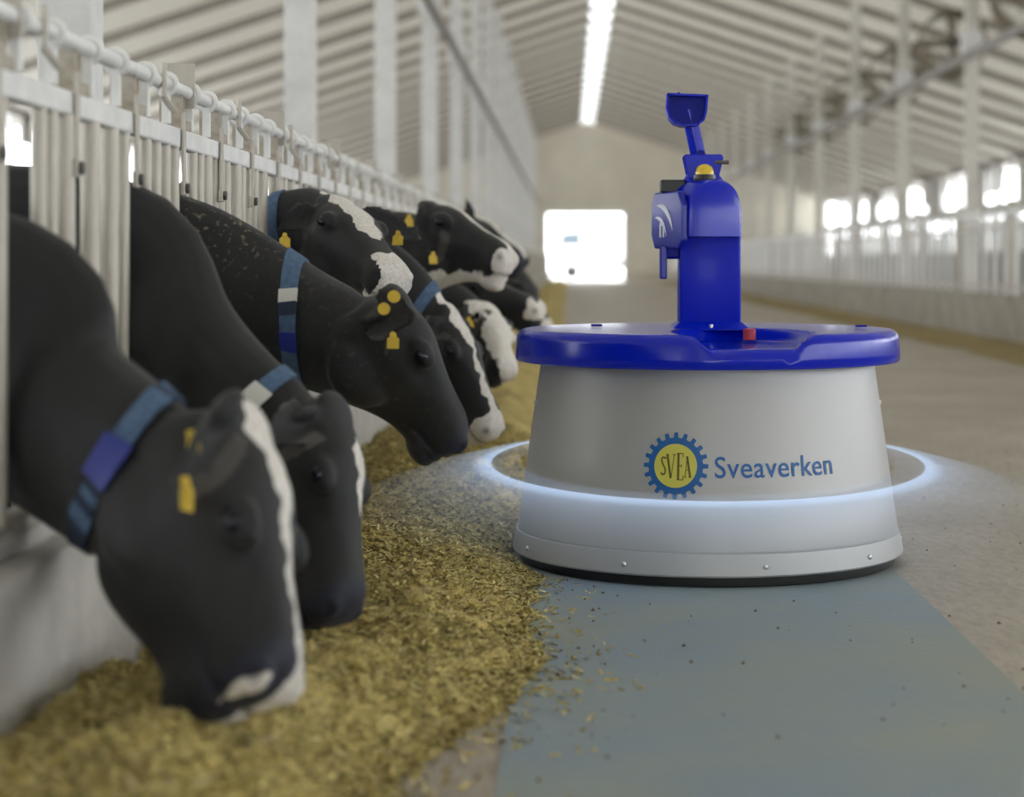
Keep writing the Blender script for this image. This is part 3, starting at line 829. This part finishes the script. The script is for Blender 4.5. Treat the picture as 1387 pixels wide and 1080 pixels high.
# ------------------------------------------------------------------ cows
def nrm(v): return v / np.linalg.norm(v)
def loft(rings):
    """closed tube through rings of equal length (numpy), capped with fans"""
    n = len(rings[0]); v = np.concatenate([np.asarray(r) for r in rings]); f = []
    for k in range(len(rings) - 1):
        for i in range(n):
            a = k * n + i; b = k * n + (i + 1) % n; f.append((a, b, b + n, a + n))
    c0 = len(v); v = np.concatenate([v, [np.mean(rings[0], 0)], [np.mean(rings[-1], 0)]])
    for i in range(n):
        f.append((c0, (i + 1) % n, i)); e = (len(rings) - 1) * n; f.append((c0 + 1, e + i, e + (i + 1) % n))
    return v, f
def resample(P, n):
    """smooth resample (Catmull-Rom) of control rows"""
    P = np.asarray(P, float); m = len(P); out = []
    for t in np.linspace(0, m - 1, n):
        i = min(int(t), m - 2); s = t - i
        p0, p1, p2, p3 = P[max(i - 1, 0)], P[i], P[i + 1], P[min(i + 2, m - 1)]
        out.append(.5 * ((2 * p1) + (p2 - p0) * s + (2 * p0 - 5 * p1 + 4 * p2 - p3) * s * s + (3 * p1 - p0 - 3 * p2 + p3) * s ** 3))
    return np.array(out)
def ellipsoid(c, ax, r, n=12):
    c = np.asarray(c, float); rings = []
    for k in range(1, n):
        a = PI * k / n
        rings.append([c + ax[0] * r[0] * math.cos(a) + r[1] * math.sin(a) * math.cos(b) * ax[1] + r[2] * math.sin(a) * math.sin(b) * ax[2] for b in np.linspace(0, 2 * PI, 14, endpoint=False)])
    return loft([np.array(x) for x in rings])
def tube_loft(P, n=14, m=18):
    """P rows x,y,z,r_sagittal,r_lateral"""
    R = resample(P, m); rings = []
    for i in range(m):
        t = nrm(R[min(i + 1, m - 1), :3] - R[max(i - 1, 0), :3])
        side = np.cross([0, 0, 1.0], t)
        if np.linalg.norm(side) < .25: side = np.array([0, 1.0, 0]) - t * t[1]
        side = nrm(side); sag = np.cross(t, side)
        th = np.linspace(0, 2 * PI, n, endpoint=False)
        rings.append(R[i, :3] + np.outer(np.cos(th) * R[i, 4], side) + np.outer(np.sin(th) * R[i, 3], sag))
    return loft(rings)

HEAD = np.array([  # u, dorsal v, ventral v, half width, jaw narrowing
    (-.06, .02, -.10, .05, .9), (-.03, .065, -.14, .075, .9), (.0, .088, -.165, .088, .85), (.05, .104, -.19, .098, .75), (.10, .111, -.198, .106, .7), (.16, .110, -.190, .113, .62),
    (.21, .101, -.168, .104, .55), (.27, .088, -.138, .085, .55), (.33, .078, -.115, .072, .6), (.39, .071, -.103, .067, .7), (.44, .067, -.098, .073, .8), (.475, .060, -.097, .079, .85),
    (.505, .047, -.090, .076, .85), (.528, .026, -.074, .060, .85), (.54, .004, -.052, .036, .85)])

class HeadFrame:
    def __init__(s, O, N, vhint, sc=1.0, sv=1.0):
        O, N = np.array(O), np.array(N)
        s.O = O; s.u = nrm(N - O); s.su = np.linalg.norm(N - O) / .53
        vh = np.array(vhint, float); s.v = nrm(vh - s.u * np.dot(vh, s.u)); s.w = np.cross(s.v, s.u)
        s.sc = sc; s.sv = sc * sv
    def pt(s, u, v, w): return s.O + s.u * u * s.su + s.v * v * s.sv + s.w * w * s.sc
    def inv(s, P):
        d = P - s.O; return d @ s.u / s.su, d @ s.v / s.sv, d @ s.w / s.sc

def head_loft(h, jaw=1.0):
    T = resample(HEAD, 34); rings = []
    for u, vt, vb, w, jn in T:
        vb *= 1 + (jaw - 1) * float(sstep(.08, .34, u))
        vc = vb + (vt - vb) * .62; rg = []
        for th in np.linspace(0, 2 * PI, 28, endpoint=False):
            c, s_ = math.cos(th), math.sin(th); e = .78
            x = math.copysign(abs(c) ** e, c) * w
            if s_ > 0: y = vc + (vt - vc) * abs(s_) ** .8
            else:
                k = abs(s_) ** .9; y = vc + (vb - vc) * k; x *= 1 - (1 - jn) * k
            rg.append(h.pt(u, y, x))
        rings.append(np.array(rg))
    return loft(rings)

def ear_geo(root, d, face, L=.17, wid=.056, thick=.009):
    """leaf-shaped cupped ear: root point, direction, opening normal"""
    d = nrm(np.array(d, float)); fc = np.array(face, float); fc = nrm(fc - d * np.dot(d, fc)); sd = np.cross(d, fc)
    front, back = [], []; n = 9; m = 7
    for i in range(n):
        t = i / (n - 1); hw = wid * (.45 + .55 * math.sin(PI * min(1, t * 1.15 + .12))) * (1 - max(0, (t - .72) / .28) ** 2 * .86)
        for j in range(m):
            s_ = 2 * j / (m - 1) - 1
            cup = .03 * (s_ * s_ - .4) * (1 - t * .6)
            p = root + d * (L * t) + sd * (hw * s_) + fc * (cup - .03 * t * t)
            front.append(p + fc * thick * (1 - .5 * abs(s_))); back.append(p - fc * thick * (1 - .5 * abs(s_)))
    v = np.array(front + back); f = []; B = n * m
    for i in range(n - 1):
        for j in range(m - 1):
            a = i * m + j; f.append((a, a + 1, a + m + 1, a + m)); f.append((B + a, B + a + m, B + a + m + 1, B + a + 1))
    for i in range(n - 1):
        a = i * m; f.append((a, a + m, B + a + m, B + a)); a = i * m + m - 1; f.append((a, B + a, B + a + m, a + m))
    for j in range(m - 1):
        a = j; f.append((a, B + a, B + a + 1, a + 1)); a = (n - 1) * m + j; f.append((a, a + 1, B + a + 1, B + a))
    return v, f

TORSO = [(-2.42, .98, .16, .12), (-2.30, .95, .27, .22), (-2.05, .90, .33, .28), (-1.6, .84, .37, .33), (-1.15, .84, .37, .31), (-.8, .87, .34, .26), (-.55, .90, .29, .20), (-.36, .92, .22, .14)]
def make_cow(name, label, yc, neck, O, N, vh, sc, sv, ears, mask, vox=.012, coat='coat', torso_dz=0.0, collar=None, muzzle=True, neck_dirt=None, ty=0.0, eu=.165, jaw=1.0):
    origin = np.array([RAIL_L, yc, -.1])
    parts = []; yb = yc + ty
    T = resample(TORSO, 20); rings = []
    for x, z, hh, hw in T:
        th = np.linspace(0, 2 * PI, 24, endpoint=False)
        rings.append(np.stack([np.full(24, RAIL_L + x), yb + hw * np.cos(th), z + torso_dz + hh * np.sign(np.sin(th)) * np.abs(np.sin(th)) ** .9], 1))
    parts.append(loft(rings))
    for s in (-1, 1):
        parts.append(tube_loft([(RAIL_L - .6, yb + s * .13, .66, .13, .09), (RAIL_L - .62, yb + s * .15, .40, .07, .06), (RAIL_L - .60, yb + s * .15, .20, .05, .048), (RAIL_L - .60, yb + s * .15, .02, .034, .034), (RAIL_L - .59, yb + s * .15, -.04, .045, .043), (RAIL_L - .565, yb + s * .15, -.098, .06, .052)], m=16))
        parts.append(tube_loft([(RAIL_L - 2.1, yb + s * .15, .80, .2, .12), (RAIL_L - 1.98, yb + s * .18, .52, .12, .09), (RAIL_L - 2.23, yb + s * .17, .29, .055, .05), (RAIL_L - 2.22, yb + s * .17, .06, .038, .036), (RAIL_L - 2.19, yb + s * .17, -.03, .046, .043), (RAIL_L - 2.16, yb + s * .17, -.098, .06, .052)], m=18))
    parts.append(tube_loft([(RAIL_L - 2.36, yb, 1.12, .04, .03), (RAIL_L - 2.5, yb, .95, .025, .022), (RAIL_L - 2.5, yb, .6, .018, .018), (RAIL_L - 2.48, yb, .3, .035, .03), (RAIL_L - 2.48, yb, .18, .012, .012)], m=14))
    h = HeadFrame(O, N, vh, sc, sv)
    nk = [(RAIL_L - .62, yb, .90 + torso_dz, .30, .19), (RAIL_L - .3, yc, neck[0][0][2] * .55 + .42, .29, .135)]
    for p, a, b in neck: nk.append((*p, a, b))
    hb_ = h.pt(.09, -.045, 0); nk.append((*hb_, .115 * sc, .085 * sc))
    parts.append(tube_loft(nk, n=20, m=30))
    parts.append(head_loft(h, jaw))
    ax = (h.u, h.v, h.w)
    for s in (-1, 1):
        parts.append(ellipsoid(h.pt(eu, .062, s * .098 * (1 - .22 * (eu - .165) / .1)), ax, (.046 * sc, .032 * sc, .024 * sc)))
        parts.append(ellipsoid(h.pt(.12, -.09, s * .062), ax, (.10 * sc, .085 * sc, .038 * sc)))
        parts.append(ellipsoid(h.pt(.50, .008, s * .052), ax, (.036 * sc, .034 * sc, .028 * sc)))
    parts.append(ellipsoid(h.pt(.012, .08, 0), ax, (.06 * sc, .03 * sc, .07 * sc)))
    parts.append(ellipsoid(h.pt(.475, -.085 * jaw, 0), ax, (.05 * sc, .03 * sc, .055 * sc)))
    eg = []
    for s, e in zip((-1, 1), ears):
        if e is None: continue
        root = h.pt(e.get('u', .03), .05, s * .085) + np.array(e.get('off', (0, 0, 0)))
        parts.append(ear_geo(root, e['d'], e['f'], e.get('L', .17), e.get('W', .056)))
        parts.append(ellipsoid(root, (nrm(np.array(e['d'], float)), h.v, h.w), (.05, .034, .034)))
        eg.append((root, nrm(np.array(e['d'], float)), nrm(np.array(e.get('tf', e['f']), float)), e))
    V, F = [], []; n = 0
    for v, f in parts:
        V.append(np.asarray(v)); F += [tuple(i + n for i in q) for q in f]; n += len(v)
    V = np.concatenate(V) - origin
    me = mesh_np(name, V, F)
    bm = bmesh.new(); bm.from_mesh(me); bmesh.ops.recalc_face_normals(bm, faces=bm.faces); bm.to_mesh(me); bm.free()
    o = bpy.data.objects.new(name, me); COL.objects.link(o)
    md = o.modifiers.new('fuse', 'REMESH'); md.mode = 'VOXEL'; md.voxel_size = vox
    ms = o.modifiers.new('soft', 'SMOOTH'); ms.factor = .5; ms.iterations = max(3, int(.034 / vox * 1.6))
    dg = bpy.context.evaluated_depsgraph_get(); dg.update()
    m2 = bpy.data.meshes.new_from_object(o.evaluated_get(dg)); m2.name = name
    o.modifiers.clear(); o.data = m2; bpy.data.meshes.remove(me)
    nv = len(m2.vertices); P = np.empty(nv * 3, np.float32); m2.vertices.foreach_get('co', P); P = P.reshape(-1, 3).astype(float)
    Nn = np.empty(nv * 3, np.float32); m2.vertices.foreach_get('normal', Nn); Nn = Nn.reshape(-1, 3)
    u, v, w = h.inv(P + origin)
    near = (u > -.02) & (u < .6) & (np.abs(w) < .14) & (np.abs(v) < .25)
    disp = np.zeros(nv)
    # nostrils, mouth line, hollow in front of the eye
    for s in (-1, 1):
        d2 = ((u - .518) / .017) ** 2 + ((v - .012) / .013) ** 2 + ((w - s * .060) / .022) ** 2
        disp -= .016 * np.exp(-d2) * near
        d3 = ((u - eu - .075) / .05) ** 2 + ((v - .03) / .03) ** 2 + ((w - s * .08) / .04) ** 2
        disp -= .007 * np.exp(-d3) * near
    mouth = np.exp(-((v + .050 + (.5 - u) * .12) / .007) ** 2) * sstep(.36, .42, u) * near
    disp -= .008 * mouth
    P += Nn * disp[:, None]
    m2.vertices.foreach_set('co', P.astype(np.float32).ravel())
    wig = .012 * np.sin(u * 60 + w * 30) + .010 * np.sin(w * 85 - v * 40 + 1.3) + .006 * np.sin(u * 140 + v * 90)
    col = np.zeros((nv, 4), np.float32); col[:, 3] = 1
    wm_ = np.clip(mask(u, v, w, wig), 0, 1) * ((u > -.12) & (u < .7) & (np.abs(w) < .16) & (np.abs(v) < .3))
    col[:, 0] = wm_
    skin = sstep(.455, .49, u + .25 * v) * (v < .09) * near * (1 - np.clip(wm_, 0, 1)) if muzzle else np.zeros(nv)
    for s in (-1, 1):
        d2 = ((u - .518) / .014) ** 2 + ((v - .012) / .011) ** 2 + ((w - s * .062) / .02) ** 2
        skin = np.maximum(skin, np.exp(-d2) * near)
    skin = np.maximum(skin, .7 * mouth)
    col[:, 1] = skin
    if neck_dirt: col[:, 2] = neck_dirt(P + origin)
    # belly and leg white, as on a holstein
    Pw = P + origin
    bw = (Pw[:, 0] < RAIL_L - .35) * np.maximum(sstep(.16, .06, Pw[:, 2]), sstep(.06, .085, vnoise(Pw[:, 0], Pw[:, 2] + yc * 3, 41, .5) - .10))
    col[:, 0] = np.maximum(col[:, 0], bw)
    for root, d, fc, e in eg:
        f2 = np.array(e['f'], float); f2 = nrm(f2 - d * np.dot(d, f2)); s2_ = np.cross(d, f2); q = P + origin - root
        t_ = q @ d / e.get('L', .17); a_ = np.abs(q @ s2_) / e.get('W', .056); b_ = np.abs(q @ f2)
        rim = np.maximum(sstep(.62, .88, a_), sstep(.88, .98, t_)) * (t_ > .12) * (t_ < 1.1) * (a_ < 1.3) * (b_ < .06)
        col[:, 3] = np.minimum(col[:, 3], 1 - rim)
    a = m2.color_attributes.new('coat', 'FLOAT_COLOR', 'POINT'); a.data.foreach_set('color', col.ravel())
    m2.polygons.foreach_set('use_smooth', np.ones(len(m2.polygons), bool))
    m2.materials.clear(); m2.materials.append(M[coat]); m2.update()
    o.location = origin
    tag(o, label, 'cow', 'cows feeding through the fence')
    # eyes
    for s in (-1, 1):
        c = h.pt(eu, .058, s * (.098 * (1 - .22 * (eu - .165) / .1) + .0205)) - origin
        ev, ef = ellipsoid(c, ax, (.021 * sc, .0165 * sc, .012 * sc), 10)
        obj('eye', mesh_np('eye', ev, ef, True), M['eye'], o)
    # ear tags
    for root, d, fc, e in eg:
        ts = e.get('ts', .72)
        for t, off, kind in e.get('tags', ()):
            fcn = fc; p = root + d * e.get('L', .17) * t + fcn * .014 + np.array(off) - origin
            b = MB()
            if kind == 'button':
                b.tube(Vector(p), Vector(p + fcn * .010), .0165, 16)
            else:
                hang = np.array([0, 0, -1.0]); hang = nrm(hang - fcn * np.dot(hang, fcn)); s2 = np.cross(fcn, hang)
                pl = [(-.010, 0), (-.012, .014), (-.026, .026), (-.026, .07), (.026, .07), (.026, .026), (.012, .014), (.010, 0)]
                pl = [(x * ts, y * ts) for x, y in pl]; vv = [p + s2 * x + hang * y for x, y in pl] + [p + s2 * x + hang * y + fcn * .004 for x, y in pl]
                n8 = 8; b.add(vv, [(i, (i + 1) % n8, n8 + (i + 1) % n8, n8 + i) for i in range(n8)] + [tuple(range(n8 - 1, -1, -1)), tuple(range(n8, 2 * n8))])
                b.tube(Vector(p + hang * .006), Vector(p + hang * .006 + fcn * .012), .008, 10)
            b.build('ear_tag', M['tag'], o)
    # neck collar wrapped on the finished skin
    if collar:
        bvh = BVHTree.FromPolygons([Vector(p) for p in P], [tuple(q.vertices) for q in m2.polygons])
        C0 = np.array(collar['c']) - origin; nn = nrm(np.array(collar['n'], float)); K = 72
        e1 = np.array([0, 0, 1.0]); e1 = nrm(e1 - nn * np.dot(nn, e1)); e2 = np.cross(nn, e1)
        def ringpts(off, lift):
            rr = []
            for i in range(K):
                a_ = 2 * PI * i / K; d = e1 * math.cos(a_) + e2 * math.sin(a_); c_ = C0 + nn * off
                hit = bvh.ray_cast(Vector(c_), Vector(d), .6)
                best = hit[3] if hit[0] is not None else np.nan
                rr.append(best if best is not None else np.nan)
            rr = np.array(rr, float); rr[np.isnan(rr)] = np.nanmedian(rr); rr = np.minimum(rr, np.nanmedian(rr) * 1.7)
            return rr, off
        hwid = collar.get('w', .02)
        r0, _ = ringpts(-hwid, 0); r1, _ = ringpts(hwid, 0)
        ker = np.ones(5) / 5
        r0 = np.maximum(r0, np.convolve(np.concatenate([r0[-2:], r0, r0[:2]]), ker, 'valid')); r1 = np.maximum(r1, np.convolve(np.concatenate([r1[-2:], r1, r1[:2]]), ker, 'valid'))
        def pos(i, s, lift):
            a_ = 2 * PI * (i % K) / K; d = e1 * math.cos(a_) + e2 * math.sin(a_); r = (r0 if s < 0 else r1)[i % K]
            return C0 + nn * hwid * s + d * (r + lift)
        def band(i0, i1, l0, l1, nm, mt, wx=1.0):
            b = MB(); v = []; f = []
            for i in range(i0, i1 + 1):
                p, q = pos(i, -1, l1), pos(i, 1, l1); p0, q0 = pos(i, -1, l0), pos(i, 1, l0); ext = nn * hwid * (wx - 1)
                v += [p0 - ext, p - ext, q + ext, q0 + ext]
            m4 = i1 - i0
            for i in range(m4):
                for k4 in range(4): f.append((4 * i + k4, 4 * i + 4 + k4, 4 * i + 4 + (k4 + 1) % 4, 4 * i + (k4 + 1) % 4))
            f += [(0, 1, 2, 3), (4 * m4 + 3, 4 * m4 + 2, 4 * m4 + 1, 4 * m4)]
            b.add(v, f); return b.build(nm, mt, o, smooth=True, sharp=.6)
        cl = band(0, K, -.004, .007, 'collar', M[collar.get('m', 'collar')])
        for (i0, i1, lift, nm, mt, wx) in collar.get('bits', ()):
            q = band(i0, i1, .004, lift, nm, M[mt], wx); q.parent = cl
    return o

def stripe(w, c, hw, soft=.008): return sstep(hw + soft, hw - soft, np.abs(w - c))

def A(px, py, Y): return np.array(at(px, py, Y))
# 1 --- nearest cow, head low, muzzle in the feed
def mask1(u, v, w, g):
    c = np.interp(u, [-.03, .1, .3, .5], [-.022, .002, .012, .012]); hw = np.interp(u, [-.05, -.01, .06, .14, .22, .34, .44, .48, .52], [.0, .034, .042, .028, .017, .016, .015, .016, .012])
    top = stripe(w + g * .5, c, hw) * (v > -.0) * sstep(-.05, -.02, u)
    lip = np.maximum(sstep(.47, .49, u + g) * sstep(.004, .016, w - .25 * np.abs(v)) * (v > -.04), sstep(.512, .522, u + .4 * g) * sstep(.0, .25, np.sin(w * 75 + .6)))
    return np.maximum(top, lip)
make_cow('cow', 'nearest black cow, narrow white blaze, wide blue collar, muzzle buried in the feed', 3.845,
    [(A(2, 484, 3.845), .275, .10), (A(82, 570, 3.80), .205, .115), (A(165, 632, 3.70), .185, .12), (A(225, 675, 3.62), .165, .11)],
    A(272, 604, 3.60), A(364, 942, 3.36), (.95, -.30, .12), 1.16, 1.05,
    ({'d': (-.22, -.76, -.62), 'f': (.85, -.45, .1), 'L': .19, 'W': .046, 'u': .02, 'tf': (-.80, -.60, 0), 'ts': .85, 'off': (.035, 0, .03), 'tags': ((.78, (.0, 0, -.02), 'flag'), (.3, (-.02, -.01, .0), 'flag'))}, {'d': (.1, .9, -.3), 'f': (.6, -.3, .6)}),
    mask1, vox=.0078, eu=.235, jaw=1.5,
    collar={'c': A(172, 638, 3.70), 'n': (.80, -.12, -.50), 'w': .024, 'm': 'collar_dark', 'bits': ((-12, 2, .010, 'webbing', 'collar', 1.0), (4, 6, .012, 'webbing', 'collar', 1.04), (6, 12, .0095, 'webbing', 'collar', 1.0), (12, 18, .026, 'transponder', 'transponder', 1.35), (20, 22, .010, 'webbing', 'collar', 1.0), (24, 27, .012, 'buckle', 'collar', 1.15))})
# 2 --- second cow
def mask2(u, v, w, g):
    return stripe(w + g * .4, .015, np.interp(u, [.08, .12, .2, .27, .3], [.004, .022, .02, .008, 0])) * (v > .02) * (u > .08) * (u < .31)
make_cow('cow', 'black cow with a short white face streak, second from the near end, head down', 4.845,
    [(A(163, 362, 4.845), .215, .10), (A(235, 468, 4.80), .195, .115), (A(312, 552, 4.70), .175, .115), (A(365, 590, 4.64), .155, .105)],
    A(408, 572, 4.62), A(458, 838, 4.44), (.95, -.33, .15), 1.04, 1.1,
    ({'d': (-.42, -.86, -.28), 'f': (.6, -.4, .3), 'u': .02}, {'d': (.25, .9, -.2), 'f': (.6, -.3, .6)}),
    mask2, vox=.0085, ty=-.06, eu=.19, jaw=1.1,
    collar={'c': A(330, 568, 4.69), 'n': (.66, -.1, -.70), 'w': .022, 'bits': ((9, 12, .014, 'buckle', 'buckle', 1.25),)})
# 3 --- third cow, sharp, ear tags, flecked neck
def mask3(u, v, w, g): return np.zeros_like(u)
def dirt3(P): return sstep(-.35, -.95, P[:, 0]) * sstep(.9, 1.1, P[:, 2]) * .9 + .12
make_cow('cow', 'sharply seen black cow, two yellow ear buttons, flecks of chaff on its neck', 5.455,
    [(A(225, 372, 5.455), .235, .10), (A(318, 400, 5.42), .20, .115), (A(402, 437, 5.36), .165, .12), (A(455, 462, 5.30), .155, .115)],
    A(502, 430, 5.24), A(618, 602, 5.36), (.80, .0, .60), 1.06, 1.03,
    ({'d': (.66, -.74, .0), 'f': (-.35, -.9, .25), 'L': .16, 'W': .082, 'u': -.02, 'off': (-.035, 0, -.012), 'ts': .6, 'tf': (-.1, -.97, .2), 'tags': ((.62, (.0, -.01, .045), 'button'), (.35, (.0, -.015, .012), 'button'), (.6, (.0, -.01, -.05), 'flag'))}, {'d': (.2, .9, .1), 'f': (.6, -.2, .6)}),
    mask3, vox=.0085, ty=.07, coat='coat_dirty', neck_dirt=dirt3,
    collar={'c': A(405, 436, 5.36), 'n': (.97, -.1, .03), 'w': .024, 'bits': ((10, 13, .013, 'buckle', 'buckle', 1.1), (13, 16, .012, 'webbing', 'collar_dark', 1.05), (20, 24, .013, 'transponder', 'transponder', 1.05))})
# 4 --- cow looking at the camera, broad white blaze
def mask4(u, v, w, g):
    top = stripe(w + g * .6, .008, np.interp(u, [-.03, .02, .1, .2, .3, .34], [.02, .05, .062, .05, .036, .01])) * (v > .0) * (u < .33)
    mz = sstep(.42, .44, u + g) * (w > -.06)
    return np.maximum(top, mz)
make_cow('cow', 'cow turned to the camera with a broad white blaze and a white muzzle', 7.0,
    [(A(366, 330, 7.0), .19, .10), (A(395, 318, 6.98), .165, .11), (A(425, 312, 6.94), .15, .105)],
    A(444, 306, 6.86), A(535, 385, 6.45), (.42, -.35, .84), 1.08, 1.0,
    ({'d': (-.75, -.35, -.42), 'f': (.2, -.9, .2), 'L': .15, 'tags': ((.8, (0, 0, -.03), 'flag'),)}, {'d': (.9, .2, -.25), 'f': (-.1, -.9, .3), 'L': .25, 'W': .066, 'tags': ((.62, (0, -.02, -.01), 'flag'),)}),
    mask4, vox=.010, ty=-.33, muzzle=False,
    collar={'c': A(383, 318, 6.99), 'n': (.95, -.2, .1), 'w': .022})
# 5 --- behind the sharp cow, white streak and pale muzzle
def mask5(u, v, w, g):
    top = stripe(w + g * .6, -.01, np.interp(u, [.0, .03, .1, .15, .18, .24, .4], [.02, .04, .045, .025, .006, .012, .022])) * (v > .02)
    return np.maximum(top, sstep(.455, .47, u + g))
make_cow('cow', 'black cow with pale bluish muzzle and white face stripe, just past the sharp one', 7.72,
    [(A(410, 345, 7.72), .19, .10), (A(480, 362, 7.72), .175, .115), (A(545, 405, 7.68), .15, .11)],
    A(588, 438, 7.64), A(668, 590, 7.5), (.80, -.38, .40), 1.0, 1.0,
    ({'d': (-.4, -.7, -.4), 'f': (.6, -.6, .3)}, {'d': (.3, .9, .1), 'f': (.6, -.2, .6)}),
    mask5, vox=.011, collar={'c': A(572, 422, 7.66), 'n': (.8, -.15, -.5), 'w': .022}, muzzle=False)
# 6 --- head raised, in profile
def mask6(u, v, w, g):
    top = stripe(w + g * .2, .015, .028) * (v > .0) * (u > .02)
    low = sstep(-.11, -.13, v - .055 * sstep(.15, .4, u) + g * .4) * (u > .02)
    return np.maximum(top, low) + sstep(.49, .51, u + g * .5)
make_cow('cow', 'cow with its head raised in profile, white ridge and white under the jaw', 8.5,
    [(A(440, 350, 8.5), .19, .10), (A(497, 338, 8.5), .165, .115), (A(540, 332, 8.46), .15, .11)],
    A(574, 312, 8.42), A(689, 356, 8.22), (.40, -.12, .9), 1.15, 1.1,
    ({'d': (.25, -.55, -.75), 'f': (.5, -.8, .2), 'L': .19, 'tags': ((.95, (0, 0, -.02), 'flag'), (.0, (-.06, -.04, .0), 'flag'))}, {'d': (-.3, .9, .5), 'f': (.6, -.2, .6)}),
    mask6, vox=.011, ty=-.08, muzzle=False, collar={'c': A(522, 335, 8.48), 'n': (.97, -.1, .0), 'w': .022, 'm': 'collar_dark'})
# 7 --- white-faced cow, tag, partly hidden
def mask7(u, v, w, g): return sstep(-.02, .0, v + w * .6 + .02 + g * .4) * (u > -.02)
make_cow('cow', 'white-faced cow with yellow tag, half hidden past the pale muzzle', 8.98,
    [(A(462, 385, 8.98), .19, .10), (A(550, 405, 8.98), .165, .115), (A(615, 428, 8.94), .145, .11)],
    A(648, 437, 8.9), A(684, 503, 8.55), (.75, -.45, .5), 1.0, 1.0,
    ({'d': (-.2, -.8, -.35), 'f': (.3, -.7, .4), 'tags': ((.7, (0, 0, 0), 'flag'),)}, {'d': (.4, .85, .2), 'f': (.5, -.3, .6)}),
    mask7, vox=.012, ty=.14, muzzle=False)
# 8 --- dark cow, head level, blue transponder
def mask8(u, v, w, g): return sstep(.47, .49, u + g) * (v > -.03) + sstep(-.085, -.11, v + g * .4) * (u > .3)
make_cow('cow', 'black cow with its head level above the white-faced one, blue neck transponder', 9.65,
    [(A(482, 372, 9.65), .19, .10), (A(545, 382, 9.65), .165, .115), (A(585, 392, 9.62), .15, .11)],
    A(615, 394, 9.6), A(733, 424, 9.45), (.30, -.2, .93), 1.08, 1.05,
    ({'d': (-.5, -.75, -.1), 'f': (.4, -.7, .4)}, {'d': (-.3, .9, .3), 'f': (.6, -.2, .6)}),
    mask8, vox=.012, ty=.18, collar={'c': A(597, 393, 9.61), 'n': (.97, -.1, -.1), 'w': .022, 'bits': ((14, 21, .03, 'transponder', 'transponder', 1.3),)})
# 9, 10 --- farther cows, only edges seen
make_cow('cow', 'far cow whose ear and nose show just above the raised white-ridged head', 11.0,
    [(A(520, 345, 11.0), .19, .10), (A(570, 335, 11.0), .165, .11), (A(608, 325, 10.97), .15, .105)],
    A(634, 316, 10.95), A(709, 356, 10.8), (.40, -.15, .9), 1.05, 1.0,
    ({'d': (.1, -.6, .75), 'f': (.6, -.7, .2), 'L': .19}, {'d': (-.3, .9, .3), 'f': (.6, -.2, .6)}),
    lambda u, v, w, g: stripe(w, 0, .03) * (v > .03), vox=.014)
make_cow('cow', 'farthest cow, dark head down beside the blue lid of the robot', 12.3,
    [(A(548, 350, 12.3), .19, .10), (A(610, 360, 12.3), .165, .11), (A(660, 375, 12.27), .15, .105)],
    A(688, 376, 12.25), A(742, 455, 12.1), (.8, -.3, .45), 1.05, 1.0,
    ({'d': (-.3, -.8, -.1), 'f': (.4, -.7, .4)}, {'d': (.2, .9, .3), 'f': (.6, -.2, .6)}),
    lambda u, v, w, g: sstep(.42, .45, u + g), vox=.014)
